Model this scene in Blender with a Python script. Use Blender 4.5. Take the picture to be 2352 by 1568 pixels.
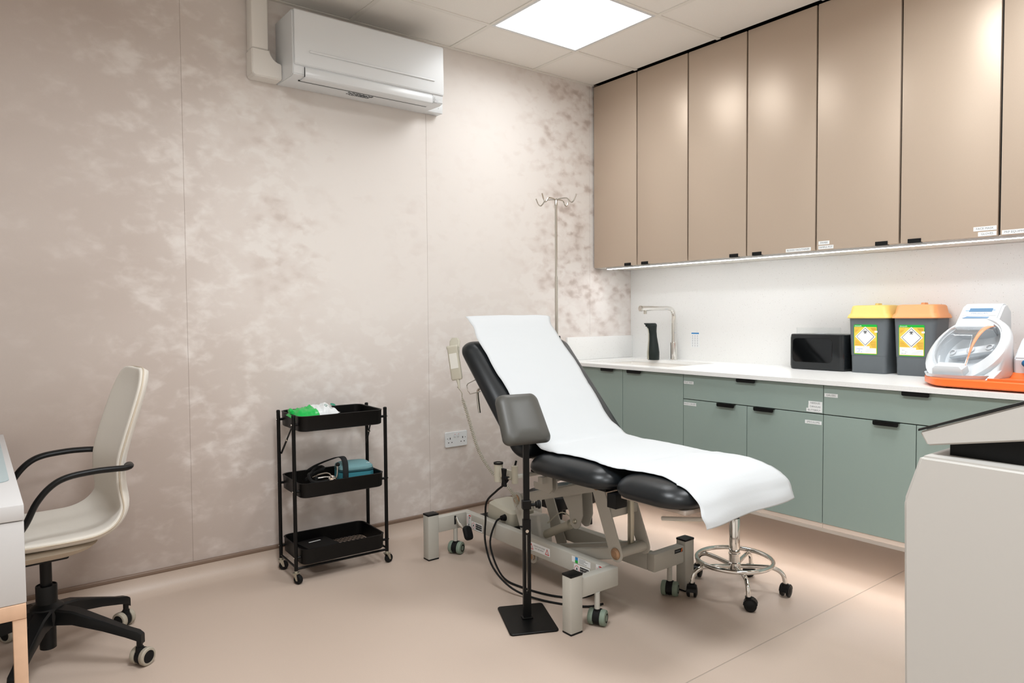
import bpy, bmesh, math, random
from mathutils import Vector, Matrix, Euler, noise as mnoise

for o in list(bpy.data.objects): bpy.data.objects.remove(o)
SC = bpy.context.scene
COL = SC.collection
R = math.radians
random.seed(7)

# ------------------------------------------------------------------ camera
YAW, PITCH, ROLL, FPX, CAMH = 0.659204, 0.0385267, -0.00731624, 1606.6, 1.2
cd = bpy.data.cameras.new('camera'); cam = bpy.data.objects.new('camera', cd); COL.objects.link(cam)
fw = Vector((math.sin(YAW)*math.cos(PITCH), math.cos(YAW)*math.cos(PITCH), -math.sin(PITCH)))
rt = Vector((math.cos(YAW), -math.sin(YAW), 0)); up = rt.cross(fw)
c_, s_ = math.cos(ROLL), math.sin(ROLL)
rt, up = rt*c_+up*s_, up*c_-rt*s_
cam.matrix_world = Matrix(((rt.x, up.x, -fw.x, 0), (rt.y, up.y, -fw.y, 0), (rt.z, up.z, -fw.z, CAMH), (0, 0, 0, 1)))
cd.sensor_width = 36; cd.lens = FPX/2352*36; cd.clip_start = .05
SC.camera = cam

# ------------------------------------------------------------------ world, exposure
W = bpy.data.worlds.new('world'); SC.world = W; W.use_nodes = True
W.node_tree.nodes['Background'].inputs[0].default_value = (1, .97, .93, 1)
W.node_tree.nodes['Background'].inputs[1].default_value = 0.0
SC.view_settings.view_transform = 'Standard'; SC.view_settings.look = 'None'
SC.view_settings.gamma = 1; SC.view_settings.exposure = 1.13
SC.view_settings.use_curve_mapping = False
PANEL_STRENGTH = 1.6       # glow of the ceiling panels' diffusers
PANEL_WATTS, PANEL_SPREAD = {(2.17, 2.366): 3.4, (2.17, .566): 9.0, (.37, 1.166): 15.0, (.37, -.634): 16.0}, R(165)
LED_UPPER = 13.0           # strip below the wall cabinets
LED_LOWER = 15.0           # strip below the base cabinets

# ------------------------------------------------------------------ room measures
YW, XW, CEIL = 3.353, 3.66, 2.69
XL, YB = -1.25, -1.6
XU = 3.28                  # front of the wall cabinets
XB = 2.985                 # front of the base cabinets
ZT = .90                   # worktop

# ------------------------------------------------------------------ materials
def lin(c):
    c = c.lstrip('#'); v = [int(c[i:i+2], 16)/255 for i in (0, 2, 4)]
    return tuple(x/12.92 if x <= .04045 else ((x+.055)/1.055)**2.4 for x in v)+(1,)
MATS = {}
def mat(name, col, rough=.5, metal=0, bump=0, bscale=200, var=0, vscale=40, trans=0, emit=0, spec=.5, coat=0, sheen=0, ior=1.45, alpha=1):
    if name in MATS: return MATS[name]
    m = bpy.data.materials.new(name); m.use_nodes = True; MATS[name] = m
    nt = m.node_tree; b = nt.nodes['Principled BSDF']
    c = lin(col) if isinstance(col, str) else col
    b.inputs['Base Color'].default_value = c
    b.inputs['Roughness'].default_value = rough; b.inputs['Metallic'].default_value = metal
    b.inputs['Specular IOR Level'].default_value = spec; b.inputs['IOR'].default_value = ior
    b.inputs['Transmission Weight'].default_value = trans; b.inputs['Coat Weight'].default_value = coat
    b.inputs['Sheen Weight'].default_value = sheen; b.inputs['Alpha'].default_value = alpha
    if emit:
        b.inputs['Emission Color'].default_value = c; b.inputs['Emission Strength'].default_value = emit
    tc = nt.nodes.new('ShaderNodeTexCoord')
    if var:
        n = nt.nodes.new('ShaderNodeTexNoise'); n.inputs['Scale'].default_value = vscale; n.inputs['Detail'].default_value = 4
        nt.links.new(tc.outputs['Object'], n.inputs['Vector'])
        mr = nt.nodes.new('ShaderNodeMapRange'); mr.inputs['To Min'].default_value = 1-var; mr.inputs['To Max'].default_value = 1+var
        mr.inputs['From Min'].default_value = .25; mr.inputs['From Max'].default_value = .75
        nt.links.new(n.outputs['Fac'], mr.inputs['Value'])
        mx = nt.nodes.new('ShaderNodeMix'); mx.data_type = 'RGBA'; mx.blend_type = 'MULTIPLY'; mx.inputs['Factor'].default_value = 1
        mx.inputs['A'].default_value = c; nt.links.new(mr.outputs['Result'], mx.inputs['B'])
        nt.links.new(mx.outputs['Result'], b.inputs['Base Color'])
    if bump:
        n = nt.nodes.new('ShaderNodeTexNoise'); n.inputs['Scale'].default_value = bscale; n.inputs['Detail'].default_value = 5
        nt.links.new(tc.outputs['Object'], n.inputs['Vector'])
        bp = nt.nodes.new('ShaderNodeBump'); bp.inputs['Strength'].default_value = bump; bp.inputs['Distance'].default_value = .002
        nt.links.new(n.outputs['Fac'], bp.inputs['Height']); nt.links.new(bp.outputs['Normal'], b.inputs['Normal'])
    return m

def nd(nt, t, **kw):
    n = nt.nodes.new(t)
    for k, v in kw.items(): setattr(n, k, v)
    return n
def maths(nt, op, a, b=None, clamp=False):
    n = nd(nt, 'ShaderNodeMath', operation=op, use_clamp=clamp)
    for i, v in enumerate((a, b)):
        if v is None: continue
        if isinstance(v, (int, float)): n.inputs[i].default_value = v
        else: nt.links.new(v, n.inputs[i])
    return n.outputs[0]
def rng(nt, v, a, b, lo=0, hi=1, smooth=True):
    n = nd(nt, 'ShaderNodeMapRange', interpolation_type='SMOOTHSTEP' if smooth else 'LINEAR')
    n.inputs['From Min'].default_value = a; n.inputs['From Max'].default_value = b
    n.inputs['To Min'].default_value = lo; n.inputs['To Max'].default_value = hi
    nt.links.new(v, n.inputs['Value']); return n.outputs['Result']

def wallpaper():
    """pearly mural: taupe ground with cloudy pale and brown blossom flecks"""
    m = bpy.data.materials.new('wallpaper'); m.use_nodes = True; nt = m.node_tree; L = nt.links.new
    b = nt.nodes['Principled BSDF']
    tc = nd(nt, 'ShaderNodeTexCoord'); sp = nd(nt, 'ShaderNodeSeparateXYZ'); L(tc.outputs['Object'], sp.inputs[0])
    x, z = sp.outputs['X'], sp.outputs['Z']
    mp = nd(nt, 'ShaderNodeMapping'); mp.inputs['Rotation'].default_value = (0, R(35), 0); mp.inputs['Scale'].default_value = (1, 1, 1.5)
    L(tc.outputs['Object'], mp.inputs['Vector'])
    def noise(scale, det, rough, dist, vec=None):
        n = nd(nt, 'ShaderNodeTexNoise'); n.inputs['Scale'].default_value = scale; n.inputs['Detail'].default_value = det
        n.inputs['Roughness'].default_value = rough; n.inputs['Distortion'].default_value = dist
        L(vec or mp.outputs['Vector'], n.inputs['Vector']); return n.outputs['Fac']
    big = noise(1.1, 2, .5, .3)
    mid = noise(6.5, 3, .45, .35)
    fine = noise(17, 3, .5, .4)
    grain = noise(380, 2, .5, 0, tc.outputs['Object'])
    vo = nd(nt, 'ShaderNodeTexVoronoi', feature='SMOOTH_F1'); vo.inputs['Scale'].default_value = 13; vo.inputs['Smoothness'].default_value = .6
    L(mp.outputs['Vector'], vo.inputs['Vector'])
    # printed ombre of the mural: dark taupe at the left and the foot, pale towards the right
    gx = rng(nt, x, 0.2, 1.7); gz = rng(nt, z, .1, 1.7)
    g = maths(nt, 'MULTIPLY', maths(nt, 'ADD', maths(nt, 'MULTIPLY', gx, .62), maths(nt, 'MULTIPLY', gz, .45)), .95)
    g = maths(nt, 'ADD', g, maths(nt, 'MULTIPLY', maths(nt, 'SUBTRACT', big, .5), .5))
    g = maths(nt, 'ADD', g, 0.0, True)
    # pale flecks on the dark ground, brown flecks on the pale ground
    fl = maths(nt, 'ADD', maths(nt, 'MULTIPLY', mid, .6), maths(nt, 'MULTIPLY', fine, .4))
    pale = maths(nt, 'MULTIPLY', rng(nt, fl, .46, .74), rng(nt, x, .1, .9, .25, 1))
    pale = maths(nt, 'MULTIPLY', pale, .40)
    clus = rng(nt, noise(1.5, 2, .5, .2, tc.outputs['Object']), .38, .56)
    edge = maths(nt, 'MULTIPLY', rng(nt, x, 2.45, 3.15), rng(nt, z, .8, 1.6, .4, 1))
    band = maths(nt, 'MULTIPLY', maths(nt, 'MULTIPLY', rng(nt, x, .9, 1.2), rng(nt, x, 2.15, 1.6, .12, .6)), rng(nt, z, 1.0, 1.6))
    where = maths(nt, 'ADD', maths(nt, 'MULTIPLY', clus, band), maths(nt, 'MULTIPLY', edge, 1.1), True)
    fl2 = maths(nt, 'ADD', maths(nt, 'MULTIPLY', fl, .75), maths(nt, 'MULTIPLY', vo.outputs['Distance'], .28))
    brown = maths(nt, 'MULTIPLY', rng(nt, fl2, .56, .30), where)
    t = maths(nt, 'SUBTRACT', maths(nt, 'ADD', g, pale), maths(nt, 'ADD', maths(nt, 'MULTIPLY', brown, .56), maths(nt, 'MULTIPLY', edge, .12)))
    t = maths(nt, 'ADD', t, maths(nt, 'MULTIPLY', maths(nt, 'SUBTRACT', grain, .5), .10), True)
    cr = nd(nt, 'ShaderNodeValToRGB'); e = cr.color_ramp.elements
    e[0].position = 0; e[0].color = lin('#ac9c92'); e[1].position = 1; e[1].color = lin('#e8e2dd')
    k = e.new(.45); k.color = lin('#c7bab2')
    k = e.new(.75); k.color = lin('#ded5cf')
    L(t, cr.inputs['Fac']); L(cr.outputs['Color'], b.inputs['Base Color'])
    b.inputs['Metallic'].default_value = .0; b.inputs['Specular IOR Level'].default_value = .35
    L(rng(nt, t, 0, 1, .5, .62, False), b.inputs['Roughness'])
    bp = nd(nt, 'ShaderNodeBump'); bp.inputs['Strength'].default_value = .12; bp.inputs['Distance'].default_value = .001
    L(grain, bp.inputs['Height']); L(bp.outputs['Normal'], b.inputs['Normal'])
    return m

def speckled(name, base, dark, scale=260, thr=.105, rough=.3):
    m = bpy.data.materials.new(name); m.use_nodes = True; nt = m.node_tree; L = nt.links.new
    b = nt.nodes['Principled BSDF']; tc = nd(nt, 'ShaderNodeTexCoord')
    v = nd(nt, 'ShaderNodeTexVoronoi'); v.inputs['Scale'].default_value = scale*.35; L(tc.outputs['Object'], v.inputs['Vector'])
    sep = nd(nt, 'ShaderNodeSeparateColor'); L(v.outputs['Color'], sep.inputs[0])
    dot = maths(nt, 'MULTIPLY', rng(nt, v.outputs['Distance'], thr+.06, thr), rng(nt, sep.outputs[0], .68, .72))
    n = nd(nt, 'ShaderNodeTexNoise'); n.inputs['Scale'].default_value = 420; L(tc.outputs['Object'], n.inputs['Vector'])
    mx = nd(nt, 'ShaderNodeMix', data_type='RGBA'); mx.inputs['A'].default_value = lin(base); mx.inputs['B'].default_value = lin(dark)
    f = maths(nt, 'ADD', maths(nt, 'MULTIPLY', dot, .75), rng(nt, n.outputs['Fac'], .3, .8, 0, .12), True)
    L(f, mx.inputs['Factor']); L(mx.outputs['Result'], b.inputs['Base Color'])
    b.inputs['Roughness'].default_value = rough
    return m

M_WALLP = wallpaper()
M_QUARTZ = speckled('quartz', '#efefed', '#9c958c', 300, .10, .28)
M_FLOOR = mat('vinyl', '#bba99b', .40, var=.05, vscale=420, bump=.06, bscale=500)
M_CAP = mat('cap_strip', '#7d6859', .4)
M_TILE = mat('ceiling_tile', '#f3efe8', .9, var=.03, vscale=300, bump=.15, bscale=420)
M_GRID = mat('ceiling_grid', '#ece8e0', .5)
M_WHITE = mat('white_wall', '#efece7', .8)
M_BROWN = mat('cabinet_taupe', '#c4b2a0', .40, var=.02, vscale=300, bump=.03, bscale=700, metal=.25)
M_GREEN = mat('cabinet_sage', '#93a39c', .45, var=.02, vscale=400, bump=.03, bscale=700)
M_BLACKGAP = mat('carcass_black', '#0c0b0a', .6)
M_CARC = mat('carcass_white', '#e6e0d8', .5)
M_PELMET = mat('pelmet_beige', '#e3d3c6', .5)
M_BLK = mat('powder_black', '#050505', .42, spec=.3)
M_BLKM = mat('matt_black', '#0a0b0c', .55, spec=.3)
M_PLBLK = mat('black_plastic', '#090a0b', .42, spec=.35)
M_RUB = mat('rubber_black', '#0d0d0d', .7, spec=.3)
M_VINYLB = mat('upholstery_black', '#14181b', .34, bump=.10, bscale=600)
M_VINYLG = mat('upholstery_grey', '#4b4a46', .40, bump=.10, bscale=700)
M_PAPER = mat('couch_paper', '#cacdcf', .85, bump=.10, bscale=120)
M_GREYM = mat('frame_grey', '#b7b4ab', .42, var=.02, vscale=300)
M_GREYP = mat('plastic_grey', '#b9b4a4', .45)
M_GREYL = mat('plastic_light', '#cfccc4', .45)
M_CHROME = mat('chrome', '#e8e6e2', .08, metal=1)
M_STEEL = mat('steel', '#c9c5bd', .22, metal=1)
M_ZINC = mat('zinc', '#b9b6a8', .35, metal=.9)
M_COPPER = mat('bolt_copper', '#b08f72', .4, metal=.7)
M_TYRE = mat('tyre_sage', '#7c8a7b', .6)
M_TYREB = mat('tyre_beige', '#a39a8b', .6)
M_WPL = mat('white_plastic', '#e2e5e7', .24)
M_CF = mat('centrifuge_white', '#cdd1d4', .26)
M_WPL2 = mat('white_plastic_warm', '#e9e5df', .35)
M_DEV = mat('device_white', '#c3c0bb', .45)
M_LGREY = mat('light_grey_plastic', '#c9cbcd', .4)
M_FAB = mat('chair_fabric', '#d9d2c7', .9, bump=.35, bscale=900, var=.05, vscale=600, sheen=.2)
M_FABE = mat('chair_fabric_edge', '#c4b6a3', .9, bump=.3, bscale=900)
M_WOOD = mat('desk_wood', '#d1ac8f', .5, var=.08, vscale=25)
M_DESK = mat('desk_white', '#c6c4c3', .4)
M_PAD = mat('desk_pad', '#a9b6b8', .55)
M_ORANGE = mat('orange_plastic', '#f07433', .3)
M_ORL = mat('orange_lid', '#e89c64', .45)
M_YEL = mat('yellow_lid', '#e3c46c', .45)
M_BIN = mat('bin_grey', '#5d6367', .5, bump=.08, bscale=500)
M_LABY = mat('label_yellow', '#f3c24e', .45)
M_LABG = mat('label_green', '#19a83a', .45)
M_LABW = mat('label_white', '#eef0f0', .5)
M_INK = mat('ink_black', '#17181a', .6)
M_INKG = mat('ink_grey', '#6f7476', .6)
M_INKB = mat('ink_blue', '#1f63b5', .6)
M_INKBR = mat('ink_brown', '#b98d35', .6)
M_RED = mat('sticker_red', '#c4262a', .5)
M_STB = mat('sticker_blue', '#2e86c7', .5)
M_TEAL = mat('bag_teal', '#2c7380', .8, bump=.3, bscale=500)
M_TEALL = mat('bag_teal_light', '#6f979c', .85, bump=.3, bscale=500)
M_WEB = mat('webbing', '#15181a', .85, bump=.4, bscale=900)
M_GBAG = mat('green_pack', '#1fae4e', .25, bump=.3, bscale=40)
M_WBAG = mat('white_pack', '#d9dcdc', .25, bump=.3, bscale=40)
M_GLOSSB = mat('gloss_black', '#08090a', .06)
M_SMOKE = mat('smoke_black', '#1b1e20', .12)
M_SOAP = mat('dark_green_black', '#101c1a', .35)
M_LCD = mat('lcd', '#4d7393', .25)
M_BLUEV = mat('valve_blue', '#12679a', .3)
M_NAVY = mat('valve_navy', '#1c2f6b', .3)
M_SEAM = mat('weld_seam', '#a3968a', .35)
M_EMPANEL = mat('panel_light', (1, .995, .985, 1), .5, emit=PANEL_STRENGTH)
M_EMU = mat('led_upper', (.98, .99, 1, 1), .5, emit=LED_UPPER)
M_EML = mat('led_lower', (1, .97, .93, 1), .5, emit=LED_LOWER)
def glass(name, tint=(.97, .98, .99, 1), rough=.02, mixf=.16):
    m = bpy.data.materials.new(name); m.use_nodes = True; nt = m.node_tree
    for n in list(nt.nodes): nt.nodes.remove(n)
    o = nd(nt, 'ShaderNodeOutputMaterial'); t = nd(nt, 'ShaderNodeBsdfTransparent'); t.inputs[0].default_value = tint
    g = nd(nt, 'ShaderNodeBsdfGlossy'); g.inputs['Roughness'].default_value = rough
    mx = nd(nt, 'ShaderNodeMixShader'); lw = nd(nt, 'ShaderNodeLayerWeight'); lw.inputs['Blend'].default_value = mixf
    nt.links.new(maths(nt, 'MULTIPLY', lw.outputs['Fresnel'], .45), mx.inputs[0]); nt.links.new(t.outputs[0], mx.inputs[1]); nt.links.new(g.outputs[0], mx.inputs[2])
    nt.links.new(mx.outputs[0], o.inputs[0]); return m
M_CLEAR = glass('clear_plastic', (.975, .98, .985, 1), .03, .12)
M_CLEAR2 = glass('thin_acrylic', (.985, .99, .99, 1), .03, .05)

# ------------------------------------------------------------------ mesh builder
def rrect(w, d, r, n=5, cx=0, cy=0):
    r = min(r, w/2-1e-4, d/2-1e-4); pts = []
    for k, (sx, sy) in enumerate(((1, 1), (-1, 1), (-1, -1), (1, -1))):
        for i in range(n+1):
            a = math.pi/2*(k+i/n)
            pts.append((cx+sx*(w/2-r)+r*math.cos(a), cy+sy*(d/2-r)+r*math.sin(a)))
    return pts
def catmull(pts, n=6, closed=False):
    pts = [Vector(p) for p in pts]; out = []; N = len(pts)
    rngk = range(N if closed else N-1)
    for i in rngk:
        if closed: p0, p1, p2, p3 = pts[i-1], pts[i], pts[(i+1) % N], pts[(i+2) % N]
        else: p0, p1, p2, p3 = pts[max(i-1, 0)], pts[i], pts[i+1], pts[min(i+2, N-1)]
        for k in range(n):
            t = k/n
            out.append(.5*((2*p1)+(-p0+p2)*t+(2*p0-5*p1+4*p2-p3)*t*t+(-p0+3*p1-3*p2+p3)*t**3))
    if not closed: out.append(pts[-1])
    return out
def frame(z, x=None):
    """rotation matrix whose Z axis is z"""
    z = Vector(z).normalized()
    x = Vector(x) if x is not None else (Vector((0, 0, 1)) if abs(z.z) < .9 else Vector((1, 0, 0)))
    x = (x-z*x.dot(z)).normalized(); y = z.cross(x)
    return Matrix(((x.x, y.x, z.x), (x.y, y.y, z.y), (x.z, y.z, z.z))).to_4x4()
def TR(loc, rot=(0, 0, 0)): return Matrix.Translation(loc) @ Euler(rot).to_matrix().to_4x4()
I4 = Matrix.Identity(4)

class MB:
    def __init__(s, M=None): s.bm = bmesh.new(); s.M = M or I4
    def _v(s, p): return s.bm.verts.new(s.M @ Vector(p))
    def box(s, lo, hi, bev=0, seg=2, M=None):
        t = bmesh.new(); r = bmesh.ops.create_cube(t, size=1)
        lo, hi = Vector(lo), Vector(hi)
        for v in t.verts: v.co = Vector(((lo[i]+hi[i])/2+v.co[i]*(hi[i]-lo[i]) for i in range(3)))
        if bev: bmesh.ops.bevel(t, geom=list(t.edges), offset=bev, segments=seg, affect='EDGES', profile=.5)
        s.merge(t, M); return s
    def merge(s, t, M=None):
        A = s.M @ (M or I4); mp = {}
        for v in t.verts: mp[v] = s.bm.verts.new(A @ v.co)
        for f in t.faces:
            try: s.bm.faces.new([mp[v] for v in f.verts])
            except ValueError: pass
        t.free()
    def loft(s, rings, cap0=True, cap1=True, M=None, closed=True, loop=False):
        A = s.M @ (M or I4); R_ = [[s.bm.verts.new(A @ Vector(p)) for p in r] for r in rings]; n = len(R_[0])
        pairs = list(zip(R_, R_[1:])) + ([(R_[-1], R_[0])] if loop else [])
        for a, b in pairs:
            for i in range(n if closed else n-1):
                j = (i+1) % n
                try: s.bm.faces.new((a[i], a[j], b[j], b[i]))
                except ValueError: pass
        if not loop:
            if cap0: s.bm.faces.new(R_[0][::-1])
            if cap1: s.bm.faces.new(R_[-1])
        return s
    def slab(s, layers, n=5, M=None, cap0=True, cap1=True):
        """stack of rounded rectangles: (w, d, r, z[, cx, cy])"""
        return s.loft([[(x, y, l[3]) for x, y in rrect(l[0], l[1], l[2], n, *(l[4:6] if len(l) > 4 else (0, 0)))] for l in layers], cap0, cap1, M)
    def cyl(s, p0, p1, r0, r1=None, n=20, cap=True):
        p0, p1 = Vector(p0), Vector(p1); r1 = r0 if r1 is None else r1; F = frame(p1-p0)
        rings = [[p+(F @ Vector((r*math.cos(2*math.pi*i/n), r*math.sin(2*math.pi*i/n), 0))) for i in range(n)] for p, r in ((p0, r0), (p1, r1))]
        return s.loft(rings, cap, cap)
    def lathe(s, prof, loc=(0, 0, 0), axis=(0, 0, 1), n=24, cap=True):
        F = Matrix.Translation(loc) @ frame(axis)
        return s.loft([[(r*math.cos(2*math.pi*i/n), r*math.sin(2*math.pi*i/n), z) for i in range(n)] for r, z in prof], cap, cap, F)
    def tube(s, pts, r, n=10, closed=False, flat=None, cap=True):
        pts = [Vector(p) for p in pts]; N = len(pts); rings = []
        prevx = None
        for i, p in enumerate(pts):
            if closed: d = pts[(i+1) % N]-pts[i-1]
            else: d = pts[min(i+1, N-1)]-pts[max(i-1, 0)]
            d.normalize()
            if prevx is None: prevx = Vector((0, 0, 1)) if abs(d.z) < .9 else Vector((1, 0, 0))
            x = (prevx-d*prevx.dot(d)).normalized(); y = d.cross(x); prevx = x
            rr = r(i/(N-1)) if callable(r) else r
            ra, rb = (rr, rr) if flat is None else (rr*flat[0], rr*flat[1])
            rings.append([p+x*ra*math.cos(2*math.pi*k/n)+y*rb*math.sin(2*math.pi*k/n) for k in range(n)])
        return s.loft(rings, cap, cap, loop=closed)
    def prism(s, poly, axis, lo, hi, bev=0, seg=2):
        """polygon extruded along axis; poly in the two other axes in cyclic order as written (x: yz, y: xz, z: xy)"""
        def P(a, b, h): return {'x': (h, a, b), 'y': (a, h, b), 'z': (a, b, h)}[axis]
        t = bmesh.new(); n = len(poly)
        A = [t.verts.new(P(a, b, lo)) for a, b in poly]; B = [t.verts.new(P(a, b, hi)) for a, b in poly]
        t.faces.new(A[::-1]); t.faces.new(B)
        for i in range(n): t.faces.new((A[i], A[(i+1) % n], B[(i+1) % n], B[i]))
        bmesh.ops.recalc_face_normals(t, faces=list(t.faces))
        if bev:
            es = [e for e in t.edges]; bmesh.ops.bevel(t, geom=es, offset=bev, segments=seg, affect='EDGES')
        s.merge(t); return s
    def grid(s, rows, M=None):
        A = s.M @ (M or I4); V = [[s.bm.verts.new(A @ Vector(p)) for p in r] for r in rows]
        for a, b in zip(V, V[1:]):
            for i in range(len(a)-1): s.bm.faces.new((a[i], a[i+1], b[i+1], b[i]))
        return s
    def sphere(s, c, r, n=16, sc=(1, 1, 1)):
        t = bmesh.new(); bmesh.ops.create_uvsphere(t, u_segments=n, v_segments=n//2, radius=1)
        for v in t.verts: v.co = Vector((c[i]+v.co[i]*r*sc[i] for i in range(3)))
        s.merge(t); return s
    def text(s, body, size, M, align='CENTER', xscale=1, ext=0.0):
        cu = bpy.data.curves.new('t', 'FONT'); cu.body = body; cu.size = size; cu.align_x = align; cu.align_y = 'CENTER'
        cu.resolution_u = 2; cu.extrude = ext
        o = bpy.data.objects.new('t', cu); me = o.to_mesh()
        A = s.M @ M; vs = [s.bm.verts.new(A @ Vector((v.co.x*xscale, v.co.y, v.co.z))) for v in me.vertices]
        for p in me.polygons:
            try: s.bm.faces.new([vs[i] for i in p.vertices])
            except ValueError: pass
        o.to_mesh_clear(); bpy.data.objects.remove(o); bpy.data.curves.remove(cu); return s
    def build(s, name, material, parent=None, smooth=35, recalc=True, solid=0):
        bm = s.bm
        bmesh.ops.remove_doubles(bm, verts=bm.verts, dist=1e-6)
        if recalc: bmesh.ops.recalc_face_normals(bm, faces=list(bm.faces))
        inv = WM.get(parent, I4).inverted()
        bm.transform(inv)
        me = bpy.data.meshes.new(name); bm.to_mesh(me); bm.free()
        if smooth:
            me.polygons.foreach_set('use_smooth', [True]*len(me.polygons)); me.set_sharp_from_angle(angle=R(smooth))
        me.materials.append(material)
        o = bpy.data.objects.new(name, me); COL.objects.link(o)
        if parent is not None: o.parent = parent
        WM[o] = WM.get(parent, I4)
        if solid:
            md = o.modifiers.new('thickness', 'SOLIDIFY'); md.thickness = solid; md.offset = 0
        return o
WM = {}
def tag(o, label, cat, group=None):
    o['label'] = label; o['category'] = cat
    if group: o['group'] = group
    return o
def thing(name, label, cat, loc, rotz=0, group=None):
    o = bpy.data.objects.new(name, None); o.empty_display_size = .1; COL.objects.link(o)
    o.location = loc; o.rotation_euler = (0, 0, rotz); WM[o] = TR(loc, (0, 0, rotz))
    return tag(o, label, cat, group)
def struct(o): o['kind'] = 'structure'; return o

# =================================================================== THE ROOM
# floor: two vinyl sheets that meet in a welded seam, coved up the back wall
floor = struct(bpy.data.objects.new('floor', None)); COL.objects.link(floor); WM[floor] = I4
SEAM = 1.42
cove = [(YW-.011, .082)]
for i in range(9):
    a = math.pi/2*i/8; cove.append((YW-.011-.075*(1-math.cos(a)), .075-.075*math.sin(a)))
m = MB(); m.grid([[(XL, y, z), (XW, y, z)] for y, z in cove+[(SEAM+.0025, 0)]])
m.grid([[(XL, SEAM+.0025, 0), (XW, SEAM+.0025, 0)], [(XL, SEAM+.0025, -.003), (XW, SEAM+.0025, -.003)]])
m.build('vinyl_sheet', M_FLOOR, floor, 60)
m = MB(); m.box((XL, YB, -.04), (XW, SEAM-.0025, 0)); m.build('vinyl_sheet', M_FLOOR, floor)
m = MB(); m.box((XL, SEAM-.0025, -.04), (XW, SEAM+.0025, -.0008)); m.build('weld_seam', M_SEAM, floor)
m = MB(); m.box((XL, YB, -.08), (XW+.05, YW+.05, -.04)); m.build('screed', M_WHITE, floor)

# back wall: wallpapered panels with fine butt joints
wall = MB().box((XL-.1, YW+.0012, -.05), (XW+.1, YW+.1, CEIL+.1)).build('wall_back', mat('joint', '#a39388', .8)); struct(wall)
for a, b in ((XL, -.4755), (-.4745, .7667), (.7678, 2.0102), (2.0113, 3.2537), (3.2548, XW)):
    MB().box((a, YW, .09), (b, YW+.0011, CEIL), .0003, 1).build('wallpaper_panel', M_WALLP, wall)
struct(MB().box((XL, YW-.014, .078), (XW, YW+.002, .097), .005, 3).build('trim_1', M_CAP))
wr = struct(MB().box((XW, YB-.1, -.05), (XW+.1, YW+.1, CEIL+.1)).build('wall_right', M_WHITE))
struct(MB().box((XL-.1, YB-.1, -.05), (XL, YW+.1, CEIL+.1)).build('wall_left', M_WHITE))
struct(MB().box((XL-.1, YB-.1, -.05), (XW+.1, YB, CEIL+.1)).build('wall_front', M_WHITE))
struct(MB().box((XL, YB, 0), (XW, YB+.012, .09), .003).build('baseboard_front', M_CAP))
struct(MB().box((XL, YB, 0), (XL+.012, YW-.02, .09), .003).build('baseboard_left', M_CAP))

# ceiling: lay-in tiles in a T-grid
ceil = struct(MB().box((XL-.1, YB-.1, CEIL+.05), (XW+.1, YW+.1, CEIL+.1)).build('ceiling', M_WHITE))
gxs = sorted([2.17+.6*k for k in range(-5, 2)]); gys = sorted([2.966-.6*k for k in range(0, 8)])
xs = [XL]+[g for g in gxs if XL+.1 < g < XU-.05]+[XU-.004]; ys = [YB]+[g for g in gys if g > YB+.1]+[YW]
PANELS = {(2.17, 2.366), (2.17, .566), (.37, 1.166), (.37, -.634)}
def is_panel(x, y): return any(abs(x-a) < .02 and abs(y-b) < .02 for a, b in PANELS)
for i in range(len(xs)-1):
    for j in range(len(ys)-1):
        if is_panel(xs[i], ys[j]): continue
        MB().box((xs[i]+.007, ys[j]+.007, CEIL+.004), (xs[i+1]-.007, ys[j+1]-.007, CEIL+.016), .002, 1).build('ceiling_tile', M_TILE, ceil)
for x in xs[1:-1]: MB().box((x-.012, YB, CEIL), (x+.012, YW, CEIL+.004)).build('grid_bar', M_GRID, ceil)
for y in ys[1:-1]: MB().box((XL, y-.012, CEIL+.0003), (XU-.004, y+.012, CEIL+.0043)).build('grid_bar', M_GRID, ceil)
MB().box((XL, YW-.022, CEIL-.001), (XU-.004, YW-.0005, CEIL+.003)).build('wall_angle', M_GRID, ceil)
MB().box((XL, YB, CEIL+.02), (XW, YW, CEIL+.03)).build('void_board', M_BLACKGAP, ceil)

names = {(2.17, 2.366): 'square LED ceiling light panel above the couch, beside the air conditioner',
         (2.17, .566): 'square LED ceiling light panel nearest the white console, out of the picture',
         (.37, 1.166): 'square LED ceiling light panel above the photographer',
         (.37, -.634): 'square LED ceiling light panel at the back of the room behind the photographer'}
for (px, py), lab in names.items():
    t = thing('ceiling_light', lab, 'ceiling light', (px+.3, py+.3, CEIL), 0, 'LED panels in the ceiling grid')
    m = MB(); a, b = .006, .594
    for q in (((px+a, py+a), (px+b, py+a+.014)), ((px+a, py+b-.014), (px+b, py+b)), ((px+a, py+a+.014), (px+a+.014, py+b-.014)), ((px+b-.014, py+a+.014), (px+b, py+b-.014))):
        m.box((*q[0], CEIL-.001), (*q[1], CEIL+.008))
    m.build('light_frame', M_WPL, t)
    MB().box((px+.02, py+.02, CEIL+.001), (px+.58, py+.58, CEIL+.006)).build('diffuser', M_EMPANEL, t)
    ld = bpy.data.lights.new('panel_lamp', 'AREA'); ld.shape = 'SQUARE'; ld.size = .56; ld.energy = PANEL_WATTS[px, py]; ld.spread = PANEL_SPREAD; ld.color = (.92, .968, 1)
    lo_ = bpy.data.objects.new('panel_lamp', ld); COL.objects.link(lo_); lo_.parent = t; lo_.location = (0, 0, -.002)

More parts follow.
